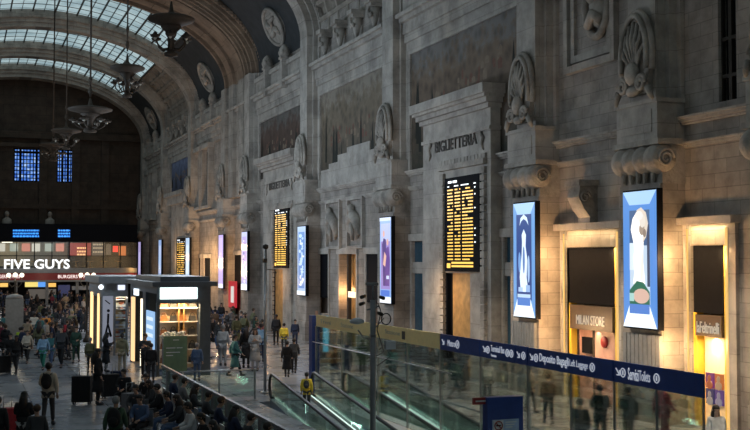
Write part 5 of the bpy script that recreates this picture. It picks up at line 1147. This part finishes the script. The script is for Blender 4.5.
def make_person(pose, long_coat=False, long_hair=False, seat=None, hood=False):
    j = J(pose); n = {}
    R0 = dict(pel=(.15, .11), wai=(.13, .10), che=(.16, .11), nek=(.055, .055), jaw=(.062, .07), hed=(.078, .092), top=(.045, .055))
    for k_ in R0: n[k_] = (j[k_], R0[k_])
    for s_ in '12':
        n['sh'+s_] = (j['sh'+s_], .062); n['el'+s_] = (j['el'+s_], .042); n['wr'+s_] = (j['wr'+s_], .028)
        d = (V(j['wr'+s_])-V(j['el'+s_])).normalized(); n['pa'+s_] = (tuple(V(j['wr'+s_])+d*.07), (.036, .022))
        n['hi'+s_] = (j['hi'+s_], .085); n['kn'+s_] = (j['kn'+s_], .055); n['an'+s_] = (j['an'+s_], .038); a = j['an'+s_]; n['to'+s_] = ((a[0], a[1]-.14, a[2]-.05), (.04, .028))
    E = [('pel', 'wai'), ('wai', 'che'), ('che', 'nek'), ('nek', 'jaw'), ('jaw', 'hed'), ('hed', 'top')]
    for s_ in '12': E += [('che', 'sh'+s_), ('sh'+s_, 'el'+s_), ('el'+s_, 'wr'+s_), ('wr'+s_, 'pa'+s_), ('pel', 'hi'+s_), ('hi'+s_, 'kn'+s_), ('kn'+s_, 'an'+s_), ('an'+s_, 'to'+s_)]
    me = skin(n, E, 'pel'); mb = MB()
    h = V(j['hed']); mb.tube([h+V((0, -.085, .01)), h+V((0, -.115, -.03)), h+V((0, -.085, -.035))], [.008, .014, .010], 6)
    for s_ in (-1, 1): mb.ball(h+V((s_*.085, .005, -.01)), .012, .022, .032, 6, 5); mb.ball(h+V((s_*.032, -.084, .008)), .014, .010, .010, 6, 5)
    mb.ball(h+V((0, -.088, -.062)), .024, .008, .007, 6, 5)
    for s_ in '12':
        sg = 1 if s_ == '1' else -1; p0 = V(n['pa'+s_][0]); d = (V(j['wr'+s_])-V(j['el'+s_])).normalized(); sd = d.cross(V((0, 1, 0.1))).normalized(); up = sd.cross(d).normalized()
        if pose in ('sit', 'phone'): up = -up if up.z > 0 else up
        for q in range(4):
            o_ = sd*(.026-.0175*q); L = (.070, .082, .076, .060)[q]; b0 = p0+o_; mb.tube([b0-d*.02, b0+d*L*.5, b0+d*L*.85-up*.018, b0+d*L-up*.04], [.010, .009, .008, .006], 5)
        tb = p0-d*.03; mb.tube([tb, tb+sd*.035*sg+d*.02, tb+sd*.05*sg+d*.055], [.012, .010, .007], 5)
    add_to(me, mb); me.materials.append(SKIN[0])
    root = bpy.data.objects.new('person', me); COL.objects.link(root)
    # jacket
    g = .022; n2 = {'pel': (j['pel'], (.15+g, .115+g)), 'wai': (j['wai'], (.14+g, .11+g)), 'che': (j['che'], (.165+g, .12+g)), 'nek': (lerp(j['che'], j['nek'], .85), (.075, .075))}; E2 = [('pel', 'wai'), ('wai', 'che'), ('che', 'nek')]
    for s_ in '12':
        n2['sh'+s_] = (j['sh'+s_], .062+g); n2['el'+s_] = (j['el'+s_], .048+g); n2['wr'+s_] = (lerp(j['el'+s_], j['wr'+s_], .93), .032+g*.7); E2 += [('che', 'sh'+s_), ('sh'+s_, 'el'+s_), ('el'+s_, 'wr'+s_)]
    if pose != 'sit': n2['hem'] = ((0, 0, .86 if not long_coat else .80), (.17, .135)); E2.append(('pel', 'hem'))
    jm = skin(n2, E2, 'pel')
    if long_coat and pose != 'sit': mb = MB(); mb.lathe([(.17, .95), (.19, .8), (.22, .6), (.25, .42), (.24, .42), (.15, .8)], (0, .01, 0), 16, sy=.78); add_to(jm, mb)
    if hood: mb = MB(); mb.ball(V(j['nek'])+V((0, .08, -.02)), .11, .08, .08, 8, 6); add_to(jm, mb)
    def child(nm, m, mat):
        m.materials.clear(); m.materials.append(mat); o = bpy.data.objects.new(nm, m); COL.objects.link(o); o.parent = root; return o
    child('jacket', jm, M_BLACK)
    n3 = {'pel': (lerp(j['pel'], j['wai'], .1), (.155, .12))}; E3 = []
    for s_ in '12': n3['hi'+s_] = (j['hi'+s_], .098); n3['kn'+s_] = (j['kn'+s_], .072); n3['an'+s_] = (lerp(j['kn'+s_], j['an'+s_], .92), .055); E3 += [('pel', 'hi'+s_), ('hi'+s_, 'kn'+s_), ('kn'+s_, 'an'+s_)]
    child('trousers', skin(n3, E3, 'pel'), M_BLACK)
    mb = MB(); h2 = h+V((0, .018, .022)); mb.ball(h2, .098, .108, .105, 12, 8)
    mb2 = MB()
    vs = []; mb2.v = mb.v; mb2.f = [f_ for f_ in mb.f if not all((mb.v[i][1] < h2.y-.045 and mb.v[i][2] < h2.z+.035) for i in f_)]; mb2.m = [0]*len(mb2.f); mb2.sm = [True]*len(mb2.f)
    if long_hair: mb2.tube([h2+V((0, .02, 0)), h2+V((0, .06, -.12)), h2+V((0, .09, -.28)), h2+V((0, .10, -.42))], [.09, .11, .12, .06], 10)
    m = bpy.data.meshes.new('hair'); m.from_pydata([tuple(v) for v in mb2.v], [], mb2.f)
    for p_ in m.polygons: p_.use_smooth = True
    child('hair', m, M_BLACK)
    for s_ in '12':
        a = V(j['an'+s_]); mb = MB(); mb.ball(a+V((0, -.07, -.045)), .05, .135, .045, 10, 6); mb.tube([a+V((0, .0, .04)), a+V((0, .0, -.05))], .05, 8)
        m = bpy.data.meshes.new('shoe'); m.from_pydata([tuple(v) for v in mb.v], [], mb.f)
        for p_ in m.polygons: p_.use_smooth = True
        child('shoe', m, M_BLACK)
    COL.objects.unlink(root)
    for c_ in root.children: COL.objects.unlink(c_)
    return root
PROTO = {}
for nm, kw in dict(stand=dict(pose='stand'), standc=dict(pose='stand', long_coat=True, long_hair=True), walk=dict(pose='walk'), walkh=dict(pose='walk', long_hair=True, hood=False), walkc=dict(pose='walk', long_coat=True), stroll=dict(pose='stroll', hood=True),
                   phone=dict(pose='phone'), phonec=dict(pose='phone', long_coat=True, long_hair=True), sit=dict(pose='sit'), sith=dict(pose='sit', long_hair=True)).items(): PROTO[nm] = make_person(**kw)
PAL = dict(black=(.012, .012, .014), charcoal=(.04, .042, .047), navy=(.02, .03, .07), grey=(.16, .16, .17), palegrey=(.38, .38, .38), cream=(.55, .48, .38), beige=(.36, .28, .19), brown=(.12, .07, .04), green=(.05, .10, .06), olive=(.12, .12, .06),
           yellow=(.75, .55, .05), lime=(.45, .60, .04), orange=(.65, .24, .04), red=(.40, .03, .04), maroon=(.16, .02, .04), teal=(.04, .15, .16), jade=(.03, .22, .16), denim=(.08, .13, .24), blue=(.06, .20, .45), lightblue=(.25, .42, .60), white=(.65, .65, .65), burgundy=(.22, .03, .05), khaki=(.26, .22, .12), darkgreen=(.02, .06, .04))
def cl(c_): return plain('cloth_'+c_, PAL[c_], 0.85, var=0.15, scale=9)
HAIR = dict(black=(.012, .01, .009), brown=(.06, .03, .015), dark=(.025, .016, .012), grey=(.25, .25, .25), blond=(.35, .24, .12))
def hr(c_): return plain('hair_'+c_, HAIR[c_], 0.6)
def put_person(kind, x, y, rz, h, top, bot, hair, label, z=0.0, sk=0, group=None):
    o = copy_tree_un(PROTO[kind]); o.location = (x, y, z); o.rotation_euler[2] = rz; s_ = h/1.75; o.scale = (s_, s_, s_)
    def sm_(q, m): q.material_slots[0].link = 'OBJECT'; q.material_slots[0].material = m
    sm_(o, SKIN[sk])
    for c_ in o.children:
        b2 = c_.name.split('.')[0]
        sm_(c_, cl(top) if b2 == 'jacket' else cl(bot) if b2 == 'trousers' else hr(hair) if b2 == 'hair' else cl('charcoal'))
    tag(o, label, 'person', group); return o
def copy_tree_un(o, parent=None):
    c = o.copy(); COL.objects.link(c); c.parent = parent; c.name = o.name.split('.')[0]
    for ch in list(o.children): copy_tree_un(ch, c)
    return c
def make_backpack():
    r_ = thing('backpack', (0, 0, 0)); mb = MB(); mb.ball((0, 0, 0), .17, .10, .24, 12, 8); mb.ball((0, .08, -.08), .12, .06, .12, 10, 6); mb.build('pack', M_BLACK, r_)
    mb = MB()
    for s_ in (-1, 1): mb.tube([(s_*.11, -.04, .2), (s_*.12, -.19, .23), (s_*.13, -.29, .08), (s_*.14, -.14, -.18)], .018, 6)
    mb.build('strap', M_BLACK, r_); return r_
bp0 = make_backpack(); bpn = 0
def backpack(px_, col, label):
    global bpn
    o = bp0 if bpn == 0 else copy_tree(bp0); bpn += 1; s_ = px_.scale[0]; rz = px_.rotation_euler[2]; off = Vector((0, .21, 1.27 if True else 1.2))*s_
    o.location = px_.location + Matrix.Rotation(rz, 3, 'Z') @ off; o.rotation_euler[2] = rz
    for c_ in o.children: c_.material_slots[0].link = 'OBJECT'; c_.material_slots[0].material = cl(col)
    tag(o, label, 'backpack', 'backpacks being worn'); return o
AWAY, TOW, LFT, RGT = PI-YAW, -YAW, -PI/2, PI/2
# px, feet py, head py, kind, rz, top, trousers, hair, label
FK = [
 (48, 426, 364, 'stroll', AWAY, 'cream', 'charcoal', 'black', 'person in cream top walking away, wearing a black backpack, on the shiny floor', 'black'),
 (10, 371, 334, 'walkc', TOW, 'black', 'black', 'dark', 'person in long black coat walking at the picture edge beside a suitcase', None),
 (16, 374, 336, 'walk', TOW, 'black', 'charcoal', 'black', 'person in black with pale shoes walking next to the lone edge suitcase', None),
 (27, 364, 331, 'walk', TOW, 'cream', 'black', 'brown', 'person in cream sweater and black trousers walking towards the camera', None),
 (20, 358, 328, 'stand', AWAY, 'lime', 'charcoal', 'dark', 'person in lime yellow vest among the walkers', None),
 (43, 370, 334, 'walkh', TOW, 'lightblue', 'jade', 'dark', 'person in pale blue jacket and jade green trousers', None),
 (51, 366, 336, 'walk', TOW, 'teal', 'denim', 'brown', 'person in teal jacket and jeans beside the jade trousers', None),
 (61, 368, 326, 'walk', TOW, 'charcoal', 'black', 'black', 'tall person in charcoal sweatshirt and black trousers walking forward', None),
 (76, 363, 327, 'stroll', TOW, 'darkgreen', 'darkgreen', 'dark', 'person dressed all in dark green walking forward', None),
 (90, 373, 342, 'stand', AWAY, 'olive', 'charcoal', 'grey', 'person with grey hair standing behind the large black suitcase', None),
 (98, 405, 344, 'standc', RGT, 'black', 'black', 'black', 'person in long black coat standing by the large black suitcase', None),
 (106, 372, 333, 'phonec', RGT, 'black', 'black', 'black', 'person in black gesturing before the farther kiosk poster', None),
 (122, 374, 334, 'stroll', AWAY, 'khaki', 'beige', 'dark', 'person in khaki jacket with arm out, before the kiosk light strips', None),
 (145, 378, 334, 'phone', TOW, 'charcoal', 'black', 'black', 'person in charcoal standing against the blue kiosk screen', None),
 (151, 383, 344, 'stand', AWAY, 'black', 'charcoal', 'dark', 'person in black bending towards the bag shelves', None),
 (46, 346, 308, 'stand', AWAY, 'orange', 'charcoal', 'black', 'person in bright orange top in the middle of the far crowd', None),
 (34, 345, 310, 'stand', AWAY, 'cream', 'charcoal', 'dark', 'person in cream top just beside the orange one', None),
 (72, 343, 309, 'stand', AWAY, 'olive', 'black', 'blond', 'person in mustard olive coat in the far crowd', None),
 (67, 348, 322, 'stand', AWAY, 'red', 'black', 'brown', 'person in red beside the mustard olive coat', None),
 (197, 381, 345, 'stand', AWAY, 'denim', 'denim', 'grey', 'person in denim blue beside the green notice board', None),
 (206, 351, 318, 'stand', TOW, 'black', 'black', 'dark', 'person in black in front of the red illuminated panel', None),
 (220, 356, 304, 'walk', TOW, 'charcoal', 'denim', 'dark', 'person in charcoal walking past the slim window', None),
 (223, 366, 322, 'stand', AWAY, 'palegrey', 'palegrey', 'grey', 'person in pale grey coat standing with back turned', None),
 (235, 377, 335, 'walkc', RGT, 'teal', 'black', 'black', 'person in teal and black with a large shoulder bag', None),
 (246, 368, 327, 'standc', AWAY, 'black', 'black', 'dark', 'person in long black coat beside the pale grey walker', None),
 (255, 371, 328, 'phonec', TOW, 'palegrey', 'palegrey', 'brown', 'person in long pale grey coat close to the slender pole', None),
 (261, 362, 324, 'stand', AWAY, 'lightblue', 'navy', 'dark', 'person in light blue shirt right behind the slender pole', None),
 (276, 345, 315, 'stand', TOW, 'black', 'black', 'black', 'person in black standing in the ticket portal opening', None),
 (295, 347, 320, 'stand', TOW, 'navy', 'navy', 'dark', 'person in dark suit and pale shirt near the blue post', None),
 (287, 378, 343, 'walkc', AWAY, 'black', 'black', 'black', 'person in long black coat about to step on the walkway', None),
 (294, 374, 343, 'walk', AWAY, 'charcoal', 'black', 'dark', 'person in charcoal close behind the long black coat', None),
 (284, 352, 328, 'stand', AWAY, 'yellow', 'charcoal', 'dark', 'person in yellow jacket beside the one in dark suit', None),
 (530, 413, 366, 'stroll', RGT, 'beige', 'charcoal', 'dark', 'person in beige jacket carrying a bag behind the tall glass', None),
 (548, 425, 376, 'walk', AWAY, 'brown', 'black', 'dark', 'person in brown behind the glass below the luggage sign', None),
 (600, 450, 386, 'phone', AWAY, 'black', 'black', 'black', 'person in black behind the glass near the store entrance', None),
 (628, 446, 388, 'stroll', AWAY, 'charcoal', 'charcoal', 'dark', 'person in charcoal behind the glass under the toilets sign', None),
 (663, 446, 383, 'walk', RGT, 'burgundy', 'maroon', 'black', 'person in burgundy behind the end of the glass screen', None),
 (717, 476, 407, 'stand', TOW, 'white', 'navy', 'dark', 'long-haired person in white below the four posters', None),
 (580, 462, 417, 'stand', AWAY, 'charcoal', 'charcoal', 'black', 'dark-haired person low behind the glass beside the red-lit shop', None),
 (346, 383, 353, 'stand', TOW, 'charcoal', 'black', 'dark', 'person in charcoal seen through glass next to the camera pole', None),
 (362, 376, 346, 'walk', TOW, 'black', 'black', 'dark', 'person in black seen through glass beside the camera pole', None),
 (392, 385, 352, 'stand', TOW, 'teal', 'charcoal', 'dark', 'person in teal seen through the glass below the yellow band', None),
 (455, 400, 358, 'walk', RGT, 'darkgreen', 'charcoal', 'dark', 'person in dark green behind glass below the metro sign', None),
 (487, 404, 360, 'stand', AWAY, 'palegrey', 'charcoal', 'dark', 'person in pale grey behind glass below the bus terminal sign', None),
]
for (px, pf, ph, kd, rz, tc, bc, hc, lb, bpk) in FK:
    p = onZ(px, pf); dist = (p-cam.location).length; h = (pf-ph)*(p.y*math.cos(YAW)+p.x*math.sin(YAW))/F; h = max(1.55, min(1.92, h))
    if 'long-haired' in lb: kd = 'walkh'
    o = put_person(kd, p.x, p.y, rz, h, tc, bc, hc, lb, sk=random.choice((0, 0, 1, 2)))
    if bpk: backpack(o, bpk, 'black backpack worn by the person in cream walking away')
# child in yellow riding the walkway
yk = 36.6; pk_ = onY(304, 380, yk); o = put_person('stand', 11.1, yk, AWAY, 1.35, 'yellow', 'charcoal', 'black', 'child in yellow jacket riding down the moving walkway', z=-(V1-0.2-yk)*0.115+0.01)
backpack(o, 'charcoal', 'dark backpack on the child in yellow')
bpo = [q for q in bpy.data.objects if q.get('label') == 'dark backpack on the child in yellow'][0]; bpo.location.z = o.location.z+0.97; bpo.scale = (.6, .6, .6)
# front edge people, mostly cropped by the picture's bottom
def at_head(px, py, H): return onZ(px, py, H)
for (px, py, kd, rz, tc, bc, hc, lb, H, bpk) in (
    (24, 392, 'phonec', AWAY, 'black', 'palegrey', 'black', 'long dark-haired person in black at the bottom edge', 1.66, None),
    (37, 405, 'stand', AWAY+.4, 'charcoal', 'black', 'brown', 'brown-haired person in charcoal leaning beside the long dark hair', 1.62, None),
    (-2, 397, 'stand', AWAY, 'black', 'black', 'black', 'person in black cut off by the picture edge with a red bag', 1.7, None),
    (116, 397, 'walk', AWAY, 'green', 'black', 'grey', 'person in green hooded jacket with grey hair at the bottom edge', 1.7, 'black')):
    p = at_head(px, py, H); o = put_person(kd, p.x, p.y, rz, H, tc, bc, hc, lb)
    if bpk: backpack(o, bpk, 'black backpack on the person in green at the bottom edge')
# seated rows
bench_rows = [(5.6, [25.6, 27.0, 28.6, 30.2, 31.8, 33.4, 35.0]), (6.5, [24.8, 26.3, 27.9, 29.6, 31.2, 33.0, 34.8, 36.4])]
SC = [('navy', 'denim', 'black', 'in navy and jeans'), ('grey', 'denim', 'dark', 'in grey top and jeans'), ('black', 'charcoal', 'black', 'in black'), ('navy', 'charcoal', 'brown', 'in navy'), ('white', 'denim', 'black', 'in white top'), ('charcoal', 'black', 'dark', 'in charcoal'), ('brown', 'black', 'brown', 'in brown'), ('charcoal', 'denim', 'dark', 'in charcoal and jeans'), ('maroon', 'black', 'black', 'in maroon')]
def make_bench():
    r_ = thing('bench_seat', (0, 0, 0)); mb = MB(); mb.box(-.25, .25, -.28, .26, .40, .44); mb.build('seat', M_STEEL, r_)
    mb = MB(); mb.box(-.24, .24, .25, .28, .44, .85); mb.build('backrest', M_STEEL, r_)
    for s_ in (-1, 1): mb = MB(); mb.tube([(s_*.2, -.15, .02), (s_*.2, 0, .40)], .02, 6); mb.tube([(s_*.2, .2, .02), (s_*.2, .1, .40)], .02, 6); mb.build('leg', M_STEEL, r_)
    return r_
bs0 = make_bench(); first = True; q = 0
pos = ['nearest the blue pylon end', 'next', 'third', 'fourth', 'fifth', 'sixth', 'seventh', 'eighth', 'last']
for ri, (bx, ys_) in enumerate(bench_rows):
    for k_, y in enumerate(ys_):
        o = bs0 if first else copy_tree(bs0); first = False; rz = LFT+0.0 if ri == 0 else PI/2
        rz = -PI/2 if ri == 0 else PI/2
        o.location = (bx, y, 0); o.rotation_euler[2] = rz
        od = ['first', 'second', 'third', 'fourth', 'fifth', 'sixth', 'seventh', 'eighth', 'ninth'][k_]; rn_ = 'row facing open floor' if ri == 0 else 'row facing balustrade'
        tag(o, 'grey metal waiting seat, %s from the camera, %s' % (od, rn_), 'seat', 'waiting seats by the balustrade')
        t_, b2, h_, d_ = SC[(k_*2+ri*5+k_//3) % 9]
        put_person('sith' if (k_+ri) % 3 == 0 else 'sit', bx, y, rz+random.uniform(-.15, .15), random.uniform(1.68, 1.82), t_, b2, h_, 'seated person %s, %s from the camera, %s' % (d_, od, rn_), z=0.0, sk=random.choice((0, 1)))
# more people seated on the floor-side cluster by the luggage
for (px, py, tc, lb) in ((125, 370, 'black', 'seated person in black hunched at the far end of the luggage cluster'), (137, 386, 'charcoal', 'seated person in charcoal among the suitcases'), (147, 375, 'black', 'seated person in black at the floor side of the green notice board'), (141, 396, 'denim', 'seated person in denim blue in the middle of the luggage cluster')):
    p = at_head(px, py, 1.28); o = copy_tree(bs0); o.location = (p.x, p.y, 0); o.rotation_euler[2] = -0.6; tag(o, 'grey metal seat under ' + lb.replace('seated ', ''), 'seat', 'waiting seats by the balustrade')
    put_person('sit', p.x, p.y, -0.6, 1.75, tc, 'black', 'black', lb)
# suitcases
def make_case():
    r_ = thing('suitcase', (0, 0, 0)); mb = MB(); mb.box(-.24, .24, -.14, .14, .06, .72)
    for x in (-.15, -.05, .05, .15): mb.box(x-.015, x+.015, -.15, .15, .09, .69)
    mb.build('shell', M_BLACK, r_)
    mb = MB(); mb.tube([(-.1, .1, .70), (-.1, .1, 1.0), (.1, .1, 1.0), (.1, .1, .70)], .012, 6); mb.build('handle', M_STEEL, r_)
    for x in (-.19, .19):
        for y in (-.1, .1): mb = MB(); mb.lathe([(.035, -.015), (.035, .015)], (x, y, .036), 10, axis='x'); mb.build('wheel', M_RUBBER, r_)
    return r_
cs0 = make_case()
for i, (px, py, rz, col, s_, lb) in enumerate(((82, 404, -YAW, 'black', 1.35, 'large black suitcase standing on the shiny floor'), (3, 374, 0.3, 'black', 1.1, 'black suitcase pulled at the picture edge'), (131, 418, .5, 'grey', 1.1, 'grey suitcase standing in the luggage cluster'),
                              (110, 398, .2, 'black', 1.2, 'black suitcase behind the person in green'), (142, 412, .1, 'charcoal', 1.0, 'charcoal suitcase before the person in denim blue'), (118, 392, -.3, 'navy', 1.1, 'navy suitcase behind the grey one'), (156, 418, .9, 'palegrey', .9, 'pale grey small suitcase beside the seated row'), (8, 436, .2, 'red', 1.1, 'red suitcase at the bottom corner'))):
    o = cs0 if i == 0 else copy_tree(cs0); p = onZ(px, py); o.location = (p.x, p.y, 0); o.rotation_euler[2] = rz; o.scale = (s_, s_, s_)
    for c_ in o.children:
        if c_.name.startswith('shell'): c_.material_slots[0].link = 'OBJECT'; c_.material_slots[0].material = cl(col)
    tag(o, lb, 'suitcase', 'suitcases on the floor')
# distant crowd
rnd = random.Random(11); pal = ['black']*8+['charcoal']*5+['navy']*3+['grey', 'brown', 'palegrey', 'beige', 'darkgreen', 'maroon', 'cream', 'teal', 'olive', 'denim']
made = []; used_labels = set()
def free(x, y):
    if KX0-1 < x < KX1+0.8 and KY0-1.0 < y < KY0+KD+0.8: return False
    if QX0-1.0 < x < QX1+1 and QY0-1 < y < QY0+7: return False
    if any((x-q.location.x)**2+(y-q.location.y)**2 < 0.8 for q in globes): return False
    return all((x-a)**2+(y-b2)**2 > 0.6 for a, b2 in made)
globes = [q for q in bpy.data.objects if q.name.startswith(('globe_lamp_post', 'person', 'poster_pillar')) and q.parent is None]
for q in globes:
    if q.name.startswith('person'): made.append((q.location.x, q.location.y))
KN = dict(stand='standing', standc='standing in long coat', walk='striding', walkc='striding in long coat', stroll='strolling', phone='with raised hands', walkh='striding, long hair')
def crowd(n_, x0, x1, y0, y1, zones, grp):
    k_ = 0; tries = 0
    while k_ < n_ and tries < 6000:
        tries += 1; px, pf = rnd.uniform(x0, x1), rnd.uniform(y0, y1); p = onZ(px, pf)
        if p.x > 19.0 or p.x < -6.5 or p.y > 126 or not free(p.x, p.y): continue
        c_ = rnd.choice(pal); kd = rnd.choice(list(KN)); tr = rnd.choice(('black', 'charcoal', 'navy', 'denim', 'grey'))
        zn = zones[min(len(zones)-1, max(0, int((px-x0)/(x1-x0)*len(zones))))]
        dp = 'rear' if pf < y0+(y1-y0)/3 else 'middle' if pf < y0+2*(y1-y0)/3 else 'front'
        nm = dict(palegrey='pale grey', darkgreen='dark green')
        lb = '%s figure in %s and %s, %s, %s' % (dp, nm.get(c_, c_), tr, KN[kd], zn)
        if lb in used_labels: continue
        used_labels.add(lb); made.append((p.x, p.y)); k_ += 1
        put_person(kd, p.x, p.y, rnd.uniform(0, 6.28), rnd.uniform(1.6, 1.85), c_, tr, rnd.choice(('black', 'dark', 'brown')), lb, group=grp)
crowd(75, -4, 95, 303, 343, ['below the letter F', 'below the letters VE', 'below the letter G', 'below the letters YS', 'beside the farther kiosk'], 'distant crowd before the restaurant')
crowd(22, -4, 92, 343, 362, ['at the picture edge', 'near the poster pillar', 'mid hall', 'before the farther kiosk'], 'walkers in the middle of the hall')
crowd(30, 194, 262, 318, 362, ['beside the bag kiosk', 'by the red sign', 'near the slender pole'], 'people along the stone wall')
crowd(10, 330, 480, 368, 396, ['behind glass below yellow band', 'behind glass below blue band'], 'people behind the glass screen')
